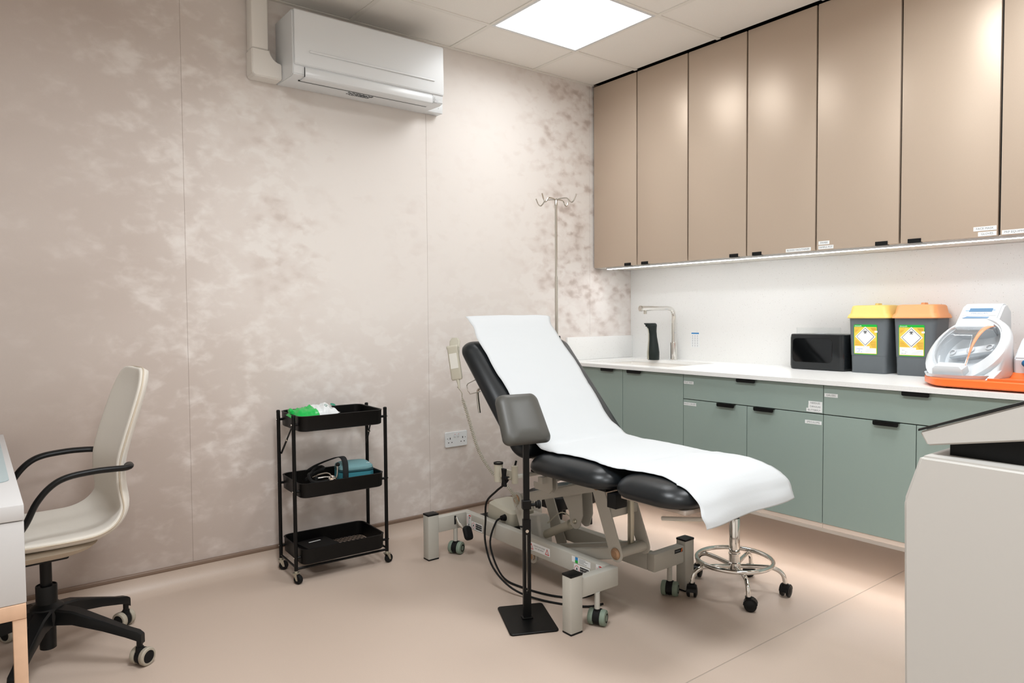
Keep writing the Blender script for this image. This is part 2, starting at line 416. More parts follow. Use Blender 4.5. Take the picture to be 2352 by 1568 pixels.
# =================================================================== WALL CABINETS
def label_strip(door, axis_x, y, z, words, w=None, hgt=.017, ink=M_INKG):
    """printed tape on a cabinet front that faces -X; y is the strip's left edge"""
    w = w or (.0115*len(words)*.72+.016)
    MB().box((axis_x-.0008, y-w, z-hgt/2), (axis_x, y, z+hgt/2)).build('label_strip', M_LABW, door)
    F = Matrix.Translation((axis_x-.0012, y-w/2, z)) @ Matrix(((0, 0, -1, 0), (-1, 0, 0, 0), (0, 1, 0, 0), (0, 0, 0, 1)))
    MB().text(words, hgt*.72, F).build('lettering', ink, door, 0, False)

UZ0, UZ1 = 1.503, 2.682
UP = [3.343, 2.963, 2.575, 2.19, 1.804, 1.414, 1.033, .648, .262]
ulabels = ['tall taupe wall cabinet in the corner by the wallpapered wall, doors without labels',
           'tall taupe wall cabinet above the soap dispenser, with one paper tape reading blood vacutainer',
           'tall taupe wall cabinet above the sharps bins, with swabs and face mask tapes',
           'tall taupe wall cabinet cut by the right edge, with a PRP equipment tape']
utexts = {3: [('R', 'BLOOD VACUTAINER', .133, 1.512, .02)], 4: [('L', 'SWABS', .055, 1.536, .01), ('L', 'SAMPLE POT', .075, 1.514, .01)],
          5: [('R', 'FACE MASK', .082, 1.536, .004), ('R', 'GLOVES', .065, 1.514, .004)], 6: [('L', 'PRP EQUIPMENT', .105, 1.514, .006)]}
for u in range(4):
    y1, y0 = UP[2*u], UP[2*u+2]
    t = thing('wall_cabinet', ulabels[u], 'cabinet', (XU+.19, (y0+y1)/2, UZ0), 0, 'taupe wall cabinets')
    MB().box((XU+.021, y0+.001, UZ0+.004), (XW-.001, y1-.001, CEIL-.002)).build('carcass', M_BLACKGAP, t)
    MB().box((XU+.02, y0+.0005, UZ0-.002), (XW-.001, y1-.0005, UZ0+.0035), .001, 1).build('bottom_panel', M_CARC, t)
    for k in (0, 1):
        a, b = UP[2*u+k], UP[2*u+k+1]
        d = MB().box((XU, b+.0045, UZ0), (XU+.02, a-.0045, UZ1), .0012, 2).build('door', M_BROWN, t)
        hy = (b+.105, b+.05) if k == 0 else (a-.035, a-.09)
        MB().box((XU-.0025, hy[1], UZ0-.002), (XU+.018, hy[0], UZ0+.016), .0008, 1).build('pull_tab', M_BLKM, d)
        for side, wd, w, z, off in utexts.get(2*u+k, []):
            label_strip(d, XU, (a-.0045-off) if side == 'L' else (b+.0045+off+w), z, wd, w)
t = thing('led_strip', 'thin glowing LED light strip running under the taupe wall cabinets', 'light strip', (XU+.04, 1.8, UZ0-.01))
MB().box((XU+.026, .27, UZ0-.0115), (XU+.054, 3.255, UZ0-.0025), .001, 1).build('channel', M_WPL, t)
MB().box((XU+.032, .275, UZ0-.0135), (XU+.048, 3.25, UZ0-.0116)).build('diffuser', M_EMU, t)

# backsplash (quartz sheet), upstand and worktop with undermounted sink
bs = MB().box((XW-.012, .2, ZT), (XW+.002, YW-.0005, UZ0-.003)).build('trim_2', M_QUARTZ); struct(bs)
us = MB().box((3.035, YW-.02, ZT+.0005), (XW-.0125, YW-.0005, 1.05), .002).build('upstand', M_QUARTZ)
tag(us, 'short speckled stone upstand on the wallpapered wall at the worktop end', 'upstand')
WX0 = 2.963
t = thing('worktop', 'long pale speckled stone worktop over the sage green cabinets', 'worktop', (3.3, 1.8, ZT-.02))
SX0, SX1, SY0, SY1 = 3.08, 3.51, 2.55, 3.215
m = MB()
for lo, hi in (((WX0, .2), (SX0, YW-.001)), ((SX1, .2), (XW-.001, YW-.001)), ((SX0, .2), (SX1, SY0)), ((SX0, SY1), (SX1, YW-.001))):
    m.box((*lo, ZT-.02), (*hi, ZT))
m.build('slab', M_QUARTZ, t)
m = MB(); w, d = SX1-SX0, SY1-SY0; C = ((SX0+SX1)/2, (SY0+SY1)/2)
m.slab([(w+.004, d+.004, .004, ZT-.0195, *C), (w+.004, d+.004, .004, ZT-.02, *C), (w-.002, d-.002, .03, ZT-.06, *C), (w-.01, d-.01, .05, ZT-.17, *C), (w-.06, d-.06, .05, ZT-.19, *C)], cap0=False)
m.build('sink_bowl', M_WPL2, t)
MB().lathe([(.04, ZT-.189), (.038, ZT-.187), (.01, ZT-.1885)], (C[0], C[1], 0)).build('drain', M_CHROME, t)

# =================================================================== BASE CABINETS (wall hung)
BZ0, BZ1 = .258, .876
def base_unit(y1, ym, y0, drawer, label):
    t = thing('base_cabinet', label, 'cabinet', (XB+.3, (y0+y1)/2, BZ0), 0, 'sage green base cabinets')
    m = MB()
    if drawer: m.box((XB+.021, y0+.0008, BZ0+.003), (XW-.013, y1-.0008, ZT-.0205))
    else:   # the sink hangs inside: an open-topped box
        m.box((XB+.021, y0+.0008, BZ0+.003), (XW-.013, y1-.0008, BZ0+.3)); m.box((XB+.021, y0+.0008, BZ0+.3), (XB+.04, y1-.0008, ZT-.0205))
        m.box((XB+.04, y0+.0008, BZ0+.3), (XW-.013, y0+.018, ZT-.0205)); m.box((XB+.04, y1-.018, BZ0+.3), (XW-.013, y1-.0008, ZT-.0205))
    m.build('carcass', M_BLACKGAP, t)
    MB().box((XB+.004, y0+.0005, BZ0-.022), (XB+.02, y1-.0005, BZ0+.0025), .001, 1).build('pelmet', M_PELMET, t)
    MB().box((XB+.0205, y0+.0008, BZ0-.004), (XW-.013, y1-.0008, BZ0+.0025)).build('bottom_panel', M_CARC, t)
    parts = {}
    ztop = .7445 if drawer else BZ1
    if drawer:
        d = parts['drawer'] = MB().box((XB, y0+.0015, .7485), (XB+.02, y1-.0015, BZ1), .001, 1).build('drawer', M_GREEN, t)
        c = (y0+y1)/2; pull(d, c-.052, c+.052, BZ1)
    for k, (a, b) in enumerate(((y1, ym), (ym, y0))):
        d = parts['door%d' % k] = MB().box((XB, b+.0015, BZ0), (XB+.02, a-.0015, ztop), .001, 1).build('door', M_GREEN, t)
        if k == 0: pull(d, b+.063, b+.165, ztop)
        else: pull(d, a-.15, a-.045, ztop)
    return parts
def pull(d, ya, yb, z):
    """folded black edge pull hooked over the top of a front"""
    m = MB(); m.prism([(ya, z+.0012), (ya, z-.011), (ya+.004, z-.015), (yb-.004, z-.015), (yb, z-.011), (yb, z+.0012)], 'x', XB-.0165, XB-.0145)
    m.box((XB-.0165, ya, z+.0002), (XB+.012, yb, z+.0018)); m.build('edge_pull', M_BLK, d, 0)
p1 = base_unit(3.243, 2.807, 2.371, False, 'sage green two-door base cabinet under the sink, partly behind the couch')
p2 = base_unit(2.371, 1.985, 1.599, True, 'sage green base cabinet with one wide drawer, needles and speculums tapes on it')
p3 = base_unit(1.599, 1.212, .825, True, 'sage green base cabinet with a wide drawer marked gauzes, behind the white console')
p4 = base_unit(.825, .52, .21, True, 'sage green base cabinet at the far right end of the worktop, hidden by the console')
fl = MB().box((XB+.002, 3.245, BZ0-.022), (XB+.02, YW-.001, BZ1)).build('filler_panel', M_GREEN)
tag(fl, 'narrow sage green filler panel between sink cabinet and wallpapered wall', 'panel')
label_strip(p2['drawer'], XB, 2.366, .835, 'PULP TRAY', .062, .015)
label_strip(p2['door0'], XB, 2.366, .722, 'MINOR SURGERY', .08, .015)
label_strip(p2['drawer'], XB, 1.668, .793, 'NEEDLES', .064, .016); label_strip(p2['drawer'], XB, 1.669, .777, 'CANULAS', .065, .016)
label_strip(p2['drawer'], XB, 1.678, .761, 'BUTTERFLY', .074, .016)
label_strip(p2['door1'], XB, 1.684, .706, 'SPECULUMS', .078, .016)
label_strip(p3['drawer'], XB, 1.594, .834, 'GAUZES', .06, .016)
t = thing('led_strip', 'LED light strip hidden under the sage base cabinets, lighting the floor', 'light strip', (XB+.05, 1.7, BZ0-.01))
MB().box((XB+.03, .25, BZ0-.0095), (XB+.05, 3.23, BZ0-.0045)).build('channel', M_WPL, t)
MB().box((XB+.032, .26, BZ0-.0115), (XB+.048, 3.22, BZ0-.0097)).build('diffuser', M_EML, t)

# =================================================================== TREATMENT COUCH
def castor(root, x, y, r, wyaw, stem_z, tyre, body, fork=None, twin=True, name='castor', stem_r=.011, stem_mat=None):
    """twin-wheel castor standing at x, y; wyaw is the rolling direction"""
    A = TR((x, y, 0), (0, 0, wyaw))
    b = MB(A); off = r*.55
    b.lathe([(.004, -.012), (r*.86, -.012), (r*.92, 0), (r*.86, .012), (.004, .012)], (0, 0, r), (0, 1, 0), 20)
    hood = [(math.cos(a)*r*1.06, r+math.sin(a)*r*1.06) for a in [R(q) for q in range(-10, 191, 20)]]
    b.prism(hood+[(-r*.5, r*.85), (r*.5, r*.85)], 'y', -.013, .013)
    b.cyl((-off*.35, 0, r*1.5), (-off*.35, 0, r*2.15), .012, n=14)
    c = b.build(name, body, root)
    for s in (-1, 1):
        MB(A).lathe([(r*.3, .013*s), (r*.97, .014*s), (r, .018*s), (r, .028*s), (r*.93, .0335*s), (r*.62, .036*s), (r*.6, .036*s)], (0, 0, r), (0, 1, 0), 24).build('wheel', tyre, c)
        MB(A).lathe([(r*.6, .030*s), (r*.58, .0365*s), (r*.2, .0355*s), (.002, .0352*s)], (0, 0, r), (0, 1, 0), 20).build('hub', M_RUB, c)
    if stem_z: MB(A).cyl((-off*.35, 0, r*2.1), (-off*.35, 0, stem_z), stem_r, n=16).build('stem', stem_mat or M_GREYM, c)
    return c

couch = thing('treatment_couch', 'black upholstered treatment couch with raised back on a grey steel lift frame', 'treatment couch', (2.11, 2.2, 0))
FX0, FX1 = 1.7650, 2.43; FYN, FYF = 1.918, 2.94
for fx in (FX0, FX1):
    for fy in (FYN, FYF):
        f = MB().box((fx-.03, fy-.025, .006), (fx+.03, fy+.025, .222), .004, 2).build('foot_post', M_GREYM, couch)
        MB().box((fx-.0305, fy-.0255, .2185), (fx+.0305, fy+.0255, .2275), .002, 2).build('post_cap', M_PLBLK, f)
        MB().box((fx-.03, fy-.025, 0), (fx+.03, fy+.025, .0075), .002, 1).build('foot_pad', M_RUB, f)
for y in (FYN, FYF):
    MB().box((FX0+.0305, y-.02, .128), (1.994, y+.02, .204), .005, 2).build('cross_beam', M_GREYM, couch)
    MB().box((2.206, y-.02, .128), (FX1-.0305, y+.02, .204), .005, 2).build('cross_beam', M_GREYM, couch)
for x0 in (1.954, 2.206):
    MB().box((x0, FYN+.0205, .128), (x0+.04, FYF-.0205, .204), .005, 2).build('side_rail', M_GREYM, couch)
for cx_, cy_, ya in ((1.885, 1.905, .5), (1.905, 2.93, .55), (2.325, 1.915, .5), (2.32, 2.93, 1.2)):
    castor(couch, cx_, cy_, .031, R(90)-ya*0+R(-62), .13, M_TYRE, M_RUB)
# castor brake pedal with its black pad
p = MB().tube(catmull([(1.893, 2.905, .19), (1.893, 2.885, .165), (1.905, 2.865, .145)], 5), .007, 10).build('brake_lever', M_STEEL, couch)
MB().slab([(.03, .05, .01, 0), (.05, .07, .018, .004), (.05, .07, .018, .016), (.036, .056, .014, .024)], M=TR((1.915, 2.85, .118), (R(62), R(8), R(8)))).build('pedal_pad', M_RUB, p)
MB().box((1.888, 2.9192, .152), (1.899, 2.9198, .196)).build('lever_slot', M_INK, couch)

# lift linkage: base plates at the head, seat plates at the foot, two pairs of levers
def plate(cx0, cx1, pts, name, mt=M_GREYM):
    return MB().prism(pts, 'x', cx0, cx1, .0015, 1).build(name, mt, couch)
def capsule(a, b, ra, rb, n=10):
    a, b = Vector(a), Vector(b); d = (b-a).normalized(); ang = math.atan2(d.y, d.x); o = []
    for i in range(n+1):
        t = ang+math.pi/2+math.pi*i/n; o.append((a.x+ra*math.cos(t), a.y+ra*math.sin(t)))
    for i in range(n+1):
        t = ang-math.pi/2+math.pi*i/n; o.append((b.x+rb*math.cos(t), b.y+rb*math.sin(t)))
    return o
HP, HB, FT, FB = (2.55, .338), (2.44, .10), (2.02, .500), (1.915, .250)
for x0 in (1.997, 2.183):
    plate(x0, x0+.008, capsule(HP, HB, .034, .034), 'pivot_plate')
def bolt(x, y, z, r=.016, mt=M_COPPER, s=-1):
    b = MB(); b.lathe([(r*1.3, 0), (r*1.3, .004), (r, .006), (r*.8, .010), (.002, .012)], (x, y, z), (s, 0, 0), 20); return b.build('pivot_bolt', mt, couch)
bolt(1.997, *HP); bolt(1.997, *HB)
MB().cyl((1.99, HB[0], HB[1]), (2.2, HB[0], HB[1]), .02).build('cross_tube', M_GREYM, couch)
MB().cyl((2.005, HP[0], HP[1]), (2.183, HP[0], HP[1]), .02).build('cross_tube', M_GREYM, couch)
def lever(x0, x1, a, b, h):
    a, b = Vector(a), Vector(b); d = (b-a).normalized(); n_ = Vector((-d.y, d.x))*h
    return MB().prism([tuple(a+n_), tuple(b+n_), tuple(b-n_), tuple(a-n_)], 'x', x0, x1, .003, 2).build('lever_arm', M_GREYM, couch)
for x0 in (2.006, 2.118):
    lever(x0, x0+.035, HP, FT, .021); lever(x0, x0+.035, HB, FB, .023)
for x0 in (1.996, 2.156):
    plate(x0, x0+.007, capsule(FT, FB, .034, .034), 'seat_plate')
bolt(1.996, *FB, .018); bolt(1.996, FT[0]+.004, FT[1]-.004, .010)
MB().cyl((2.003, *FB), (2.156, *FB), .021).build('cross_tube', M_GREYM, couch)
MB().box((2.003, 1.945, .385), (2.156, 1.965, .425), .002).build('cross_bar', M_GREYM, couch)
MB().box((2.003, 1.925, .462), (2.156, 1.955, .487), .002).build('cross_bar', M_GREYM, couch)
# actuator, its motor and the hanging twin bracket
for x0 in (2.062, 2.122):
    plate(x0, x0+.006, [(2.335, .43), (2.185, .47), (2.175, .33)]+[(2.222+.034*math.cos(R(a)), .297+.034*math.sin(R(a))) for a in range(180, 361, 20)]+[(2.262, .33), (2.30, .385)], 'actuator_bracket')
bolt(2.062, 2.222, .297, .009, M_ZINC)
MB().cyl((2.096, 2.222, .297), (2.096, 2.29, .262), .011).build('actuator_rod', M_GREYP, couch)
MB().lathe([(.014, 0), (.021, .002), (.021, .022), (.019, .024), (.019, .20), (.012, .205)], (2.096, 2.285, .264), (0, .213, -.11), 20).build('actuator_tube', M_GREYP, couch)
MB().slab([(.07, .11, .012, 0), (.074, .114, .014, .01), (.074, .114, .014, .13), (.06, .1, .014, .15)], M=TR((2.096, 2.50, .105), (R(-10), 0, 0))).build('actuator_motor', M_GREYL, couch)
MB().slab([(.15, .2, .02, 0), (.154, .204, .022, .01), (.15, .2, .025, .07), (.12, .17, .025, .085)], M=TR((2.09, 2.72, .185), (R(6), 0, 0))).build('control_box', M_GREYP, couch)
m = MB(); m.cyl((2.013, 2.665, .222), (1.99, 2.66, .225), .016, .012); m.build('mains_plug', M_RUB, couch)
MB().box((2.0, 2.6, .17), (2.2, 2.9, .184)).build('tray_plate', M_BLKM, couch)
MB().tube(catmull([(2.11, 2.46, .225), (2.12, 2.38, .29), (2.11, 2.30, .29), (2.10, 2.27, .28)], 6), .003, 8).build('actuator_cable', M_GREYP, couch)
# seat frame
for x0 in (2.01, 2.19):
    MB().box((x0, 1.78, .508), (x0+.03, 2.34, .538), .003).build('seat_rail', M_GREYM, couch)
MB().box((1.90, 2.25, .478), (2.33, 2.28, .5075), .003).build('seat_cross_rail', M_GREYM, couch)
MB().box((1.96, 1.99, .502), (2.27, 2.03, .5075), .002).build('seat_cross_rail', M_GREYM, couch)
for x0 in (1.93, 1.958):
    plate(x0, x0+.006, [(2.345, .470), (2.345, .452), (2.335, .440), (2.30, .440), (2.24, .435), (2.222, .455), (2.225, .537), (2.285, .537), (2.285, .50), (2.305, .475), (2.325, .470)], 'back_bracket')
MB().box((1.84, 1.765, .487), (1.9, 1.81, .54), .002).build('hinge_block', M_BLKM, couch)
MB().box((2.32, 1.765, .487), (2.38, 1.81, .54), .002).build('hinge_block', M_BLKM, couch)
# leg-section strut and release handle
m = MB(); m.box((2.085, 1.918, .24), (2.108, 1.936, .53), .003); m.build('ratchet_strut', M_ZINC, couch)
m = MB(); m.cyl((2.075, 1.927, .247), (2.118, 1.927, .247), .007, n=12); m.build('strut_pin', M_STEEL, couch)
MB().tube(catmull([(2.02, 1.70, .437), (2.03, 1.60, .455), (2.06, 1.50, .475), (2.2, 1.47, .48)], 5), .008, 12).build('release_handle', M_GREYL, couch)
MB().box((1.84, 1.45, .534), (2.39, 1.74, .549), .003).build('leg_board', mat('board', '#b3a69b', .6), couch)
MB().box((1.845, 1.82, .5385), (2.385, 2.26, .55), .003).build('seat_board', M_BLKM, couch)

# cushions
def cushion(L, Wd, th, rc, M, name, roll=.032, dome=.006):
    ls = [(Wd-.05, L-.05, rc*.8, 0), (Wd-.02, L-.02, rc, .004)]
    for ins, z in ((.004, .012), (0, .022), (.0015, .032), (.006, .043), (.014, .054), (.027, .064), (.045, .0725), (.07, .079), (.105, .0835), (.15, .0855)):
        ls.append((Wd-2*ins, L-2*ins, max(rc-ins*.75, .02), z*th/.085))
    return MB().slab(ls, 8, M).build(name, M_VINYLB, couch, 50)
cushion(.475, .65, .085, .095, TR((2.115, 2.018, .55)), 'seat_cushion')
cushion(.335, .65, .085, .10, TR((2.115, 1.602, .549)), 'leg_cushion')
BA = R(46.4)
BM = TR((2.115, 2.29, .578)) @ Euler((BA, 0, 0)).to_matrix().to_4x4() @ Matrix.Translation((0, .325, 0))
cushion(.65, .65, .085, .065, BM, 'back_cushion')
MB(BM).box((-.27, -.27, -.012), (.27, .27, 0), .003).build('back_board', M_BLKM, couch)
for x0 in (-.2, .17):
    MB(BM).box((x0, -.3, -.04), (x0+.03, .22, -.0125), .003).build('back_rail', M_GREYM, couch)
# handset hung on the back, its coiled lead, a wire hook and a bent lever
BU = Vector((0, math.cos(BA), math.sin(BA))); BN = Vector((0, -math.sin(BA), math.cos(BA)))
HSM = Matrix.Translation((1.735, 2.665, .985)) @ frame(Vector((0, .24, .97)), (0.64, -.77, 0))
hs = MB(HSM)
hs.slab([(.044, .018, .006, -.08), (.05, .026, .008, -.074), (.05, .026, .008, .06), (.054, .03, .008, .066), (.054, .03, .008, .074), (.05, .026, .006, .077)])
h = hs.build('handset', M_GREYP, couch)
MB(HSM).box((-.018, -.0142, -.03), (.018, -.0128, .04), .0006, 1).build('key_field', M_GREYL, h)
MB(HSM).lathe([(.009, 0), (.006, -.02), (.0035, -.042)], (.004, 0, -.08)).build('strain_relief', M_GREYP, h)
MB(TR((1.765, 2.715, 1.02), (R(-14), 0, R(-50)))).slab([(.03, .012, .004, -.05), (.05, .012, .006, -.03), (.05, .012, .006, .06), (.03, .012, .005, .075)]).build('handset_clip', M_GREYP, couch)
path = catmull([(1.752, 2.672, .872), (1.765, 2.655, .845), (1.775, 2.665, .818), (1.79, 2.645, .74), (1.80, 2.62, .66), (1.815, 2.585, .57), (1.85, 2.53, .48), (1.91, 2.49, .41), (1.96, 2.50, .34), (2.0, 2.56, .30)], 40)
co = []; tot = 0
for i, p in enumerate(path):
    if i: tot += (p-path[i-1]).length
    d = (path[min(i+1, len(path)-1)]-path[max(i-1, 0)]).normalized()
    fr = frame(d, (1, 0, 0)); k = min(1, max(0, (tot-.06)/.02))*min(1, max(0, (.66-tot)/.02)) if tot < .66 else 0
    co.append((p, fr, tot, k))
pts = []
for (p0, f0, t0, k0), (p1, f1, t1, k1) in zip(co, co[1:]):
    nsub = 3
    for q in range(nsub):
        u = q/nsub; p = p0.lerp(p1, u); tt = t0+(t1-t0)*u; a = 2*math.pi*tt/.0078; r_ = .0068*(k0+(k1-k0)*u)
        pts.append(p+(f0 @ Vector((math.cos(a)*r_, math.sin(a)*r_, 0))))
MB().tube(pts, .0019, 5).build('coiled_lead', M_GREYP, couch, 60)
MB().tube([(1.80, 2.60, .905), (1.80, 2.655, .885), (1.80, 2.665, .875), (1.80, 2.655, .85), (1.80, 2.64, .838), (1.80, 2.56, .856)], .0022, 8).build('wire_hook', M_STEEL, couch)
MB().tube(catmull([(1.83, 2.55, .862), (1.83, 2.60, .865), (1.83, 2.622, .845), (1.83, 2.615, .79), (1.83, 2.607, .752)], 5), .006, 10).build('back_lever', M_STEEL, couch)
# accessory socket with wing knob, black air lead down to the plug
m = MB(); m.lathe([(.016, .490), (.0185, .491), (.0185, .568), (.013, .569), (.012, .54)], (1.762, 2.375, 0), n=22)
m.lathe([(.0115, .502), (.0135, .503), (.0135, .575), (.008, .576), (.007, .55)], (1.762, 2.262, 0), n=20)
m.box((1.757, 2.27, .512), (1.767, 2.36, .552), .002); m.build('accessory_socket', M_GREYP, couch)
MB().lathe([(.0205, 0), (.0205, .007), (.0135, .0072), (.013, .0)], (1.762, 2.375, .565), n=22).build('socket_rim', M_RUB, couch)
MB().box((1.77, 2.25, .522), (1.9, 2.27, .537), .002).build('socket_arm', M_GREYM, couch)
k = MB(TR((1.735, 2.30, .523))); k.slab([(.013, .03, .006, -.035), (.016, .018, .006, -.012), (.018, .02, .007, 0), (.016, .018, .006, .012), (.013, .03, .006, .038)]); k.cyl((0, 0, 0), (.0, -.03, .003), .008, n=12)
k.build('wing_knob', M_RUB, couch)
MB().cyl((1.735, 2.272, .525), (1.735, 2.25, .527), .0045, n=10).build('knob_screw', M_ZINC, couch)
MB().tube(catmull([(1.80, 2.30, .585), (1.79, 2.31, .54), (1.765, 2.33, .49), (1.75, 2.375, .45), (1.745, 2.44, .39), (1.76, 2.47, .30), (1.765, 2.48, .2), (1.77, 2.43, .1), (1.8, 2.33, .03), (1.86, 2.2, .006), (1.95, 2.05, .006), (2.03, 2.02, .006)], 7), .0045, 8).build('mains_lead', M_RUB, couch)
MB().tube(catmull([(1.99, 2.66, .225), (1.95, 2.655, .21), (1.90, 2.63, .12), (1.87, 2.50, .02), (1.88, 2.36, .006), (1.93, 2.2, .006), (2.02, 2.12, .006), (2.13, 2.13, .006)], 7), .0045, 8).build('mains_lead', M_RUB, couch)
# stickers on the outer side of the near rail
def sticker(y1, y0, z0, z1, mt, x=1.9538, name='sticker', nrm=None):
    return MB().box((x-.0004, y0, z0), (x, y1, z1)).build(name, mt, couch)
def sfaceX(y, z, x=1.9532): return Matrix.Translation((x, y, z)) @ Matrix(((0, 0, -1, 0), (-1, 0, 0, 0), (0, 1, 0, 0), (0, 0, 0, 1)))
def arrows(y, z0=.13, z1=.2):
    s = sticker(y+.018, y-.018, z0, z1, M_LABW)
    m = MB(); m.box((1.9529, y-.008, z0+.004), (1.9533, y-.006, z1-.02)); m.prism([(y-.0115, z1-.02), (y-.0025, z1-.02), (y-.007, z1-.008)], 'x', 1.9529, 1.9533)
    m.box((1.9529, y+.001, z0+.018), (1.9533, y+.003, z1-.004)); m.prism([(y-.0025, z0+.02), (y+.0065, z0+.02), (y+.002, z0+.008)], 'x', 1.9529, 1.9533)
    m.build('arrow_print', M_INK, s, 0)
    m = MB(); m.box((1.9529, y-.0165, z1-.009), (1.9533, y-.001, z1-.003)); m.box((1.9529, y+.0, z0+.003), (1.9533, y+.0165, z0+.009)); m.box((1.9529, y+.011, z0+.02), (1.9533, y+.013, z1-.012)); m.build('red_print', M_RED, s, 0)
def nosit(y, z):
    s = sticker(y+.062, y-.03, z-.019, z+.019, M_LABW)
    m = MB(); m.lathe([(.0125, 0), (.0125, .0005), (.0145, .0005), (.0145, 0)], (1.9535, y+.044, z), (-1, 0, 0), 24, False)
    m.build('red_ring', M_RED, s, 0)
    m = MB(); m.prism([(y+.044, z+.009), (y+.038, z-.006), (y+.044, z-.002), (y+.051, z-.007)], 'x', 1.9529, 1.9533); m.build('figure_print', M_INK, s, 0)
    m = MB(); m.box((1.9531, y-.026, z-.014), (1.9535, y+.026, z+.014)); m.build('text_field', M_INK, s, 0)
    m = MB(); m.text('DO NOT SIT', .0085, sfaceX(y, z+.006, 1.9528)); m.text('ON THIS END', .0085, sfaceX(y, z-.005, 1.9528)); m.build('lettering', M_LABW, s, 0, False)
arrows(2.885); nosit(2.80, .152); arrows(1.965); nosit(2.05, .148)
s = sticker(2.405, 2.265, .150, .186, M_LABW)
for yy in (2.39, 2.283):
    m = MB(); tri = [(yy-.014, .154), (yy+.014, .154), (yy, .181)]; tin = [(yy-.0095, .157), (yy+.0095, .157), (yy, .175)]
    for i in range(3):
        j = (i+1) % 3; m.prism([tri[i], tri[j], tin[j], tin[i]], 'x', 1.9529, 1.9533)
    m.build('red_triangle', M_RED, s, 0)
    MB().text('kg', .007, sfaceX(yy, .1615)).build('lettering', M_INK, s, 0, False)
m = MB(); m.text('PLEASE DO NOT EXCEED', .0085, sfaceX(2.336, .174), xscale=.8); m.text('MAX USER WEIGHT', .0085, sfaceX(2.336, .163), xscale=.8); m.build('lettering', M_INK, s, 0, False)
s = sticker(2.125, 2.105, .172, .196, M_LABW); s2 = sticker(2.105, 2.088, .172, .196, M_STB); sticker(2.105, 2.088, .172, .183, M_LABG, 1.9534)
s = sticker(2.088, 2.015, .172, .196, M_LABW)
m = MB()
for i, w in enumerate((.04, .052, .03, .046)): m.box((1.9529, 2.082-w, .192-i*.0052), (1.9533, 2.082, .1935-i*.0052))
m.build('small_print', M_INKG, s, 0)['kind'] = 'stuff'
s = MB().box((2.335, FYN-.0206, .18), (2.388, FYN-.0201, .197)).build('maker_plate', M_INK, couch)
m = MB(); m.prism([(2.376, .1815), (2.382, .1815), (2.387, .1955), (2.381, .1955)], 'y', FYN-.0212, FYN-.0207); m.build('orange_mark', M_ORANGE, s, 0)
m = MB(); m.box((2.34, FYN-.0212, .187), (2.370, FYN-.0207, .190)); m.build('plate_print', M_INKG, s, 0)
MB().lathe([(.022, 0), (.02, .004), (.008, .008), (.006, .02)], (2.43, 1.918, -.0), n=18).build('levelling_foot', M_RUB, couch)

# IV pole clamped to the back
iv = thing('iv_pole', 'slim chrome drip pole with four hooks standing behind the couch backrest', 'drip stand', (2.47, 2.80, .9))
MB().cyl((2.47, 2.80, .985), (2.47, 2.80, 1.40), .0085, n=14).build('pole', M_STEEL, iv)
MB().cyl((2.47, 2.80, 1.40), (2.47, 2.80, 1.79), .0065, n=14).build('pole', M_STEEL, iv)
MB().lathe([(.0085, 1.775), (.0085, 1.805), (.005, 1.812)], (2.47, 2.80, 0), n=12).build('crown', M_STEEL, iv)
for a in (35, 125, 215, 305):
    d = Vector((math.cos(R(a-20)), math.sin(R(a-20)), 0)); o_ = Vector((2.47, 2.80, 0)); z_ = Vector((0, 0, 1))
    MB().tube(catmull([o_+z_*1.803, o_+d*.03+z_*1.808, o_+d*.068+z_*1.806, o_+d*.085+z_*1.79, o_+d*.10+z_*1.782, o_+d*.115+z_*1.795, o_+d*.128+z_*1.822], 5), .0036, 8).build('hook', M_STEEL, iv)
MB().slab([(.03, .03, .006, 1.0), (.034, .034, .006, 1.004), (.034, .034, .006, 1.082), (.03, .03, .006, 1.085)], M=TR((2.47, 2.80, 0))).build('clamp', M_SOAP, iv)
k = MB(TR((2.425, 2.81, 1.07), (0, R(-70), 0))); k.slab([(.03, .012, .005, 0), (.034, .016, .006, .004), (.03, .016, .006, .03), (.02, .012, .004, .034)]); k.build('clamp_knob', M_SOAP, iv)
MB().box((2.40, 2.79, 1.02), (2.456, 2.81, 1.04), .002).build('clamp_arm', M_SOAP, iv)

# low step stool behind the couch
ss = thing('step_stool', 'low black step stool half hidden behind the couch frame', 'step stool', (2.665, 2.98, 0))
MB().slab([(.30, .27, .04, .118), (.32, .29, .05, .124), (.326, .296, .05, .165), (.315, .285, .05, .186), (.29, .26, .04, .192)], 6, TR((2.668, 2.985, 0))).build('platform', M_PLBLK, ss)
MB().slab([(.27, .24, .04, .1925), (.265, .235, .04, .1955)], 6, TR((2.668, 2.985, 0))).build('grip_mat', mat('grip_mat', '#243034', .35), ss)
for a, b in ((2.545, 2.87), (2.775, 2.86), (2.545, 3.1), (2.79, 3.1)):
    MB().cyl((a, b, .0), (a-.01 if a > 2.66 else a+.01, b, .12), .011, .014, n=12).build('leg', M_PLBLK, ss)

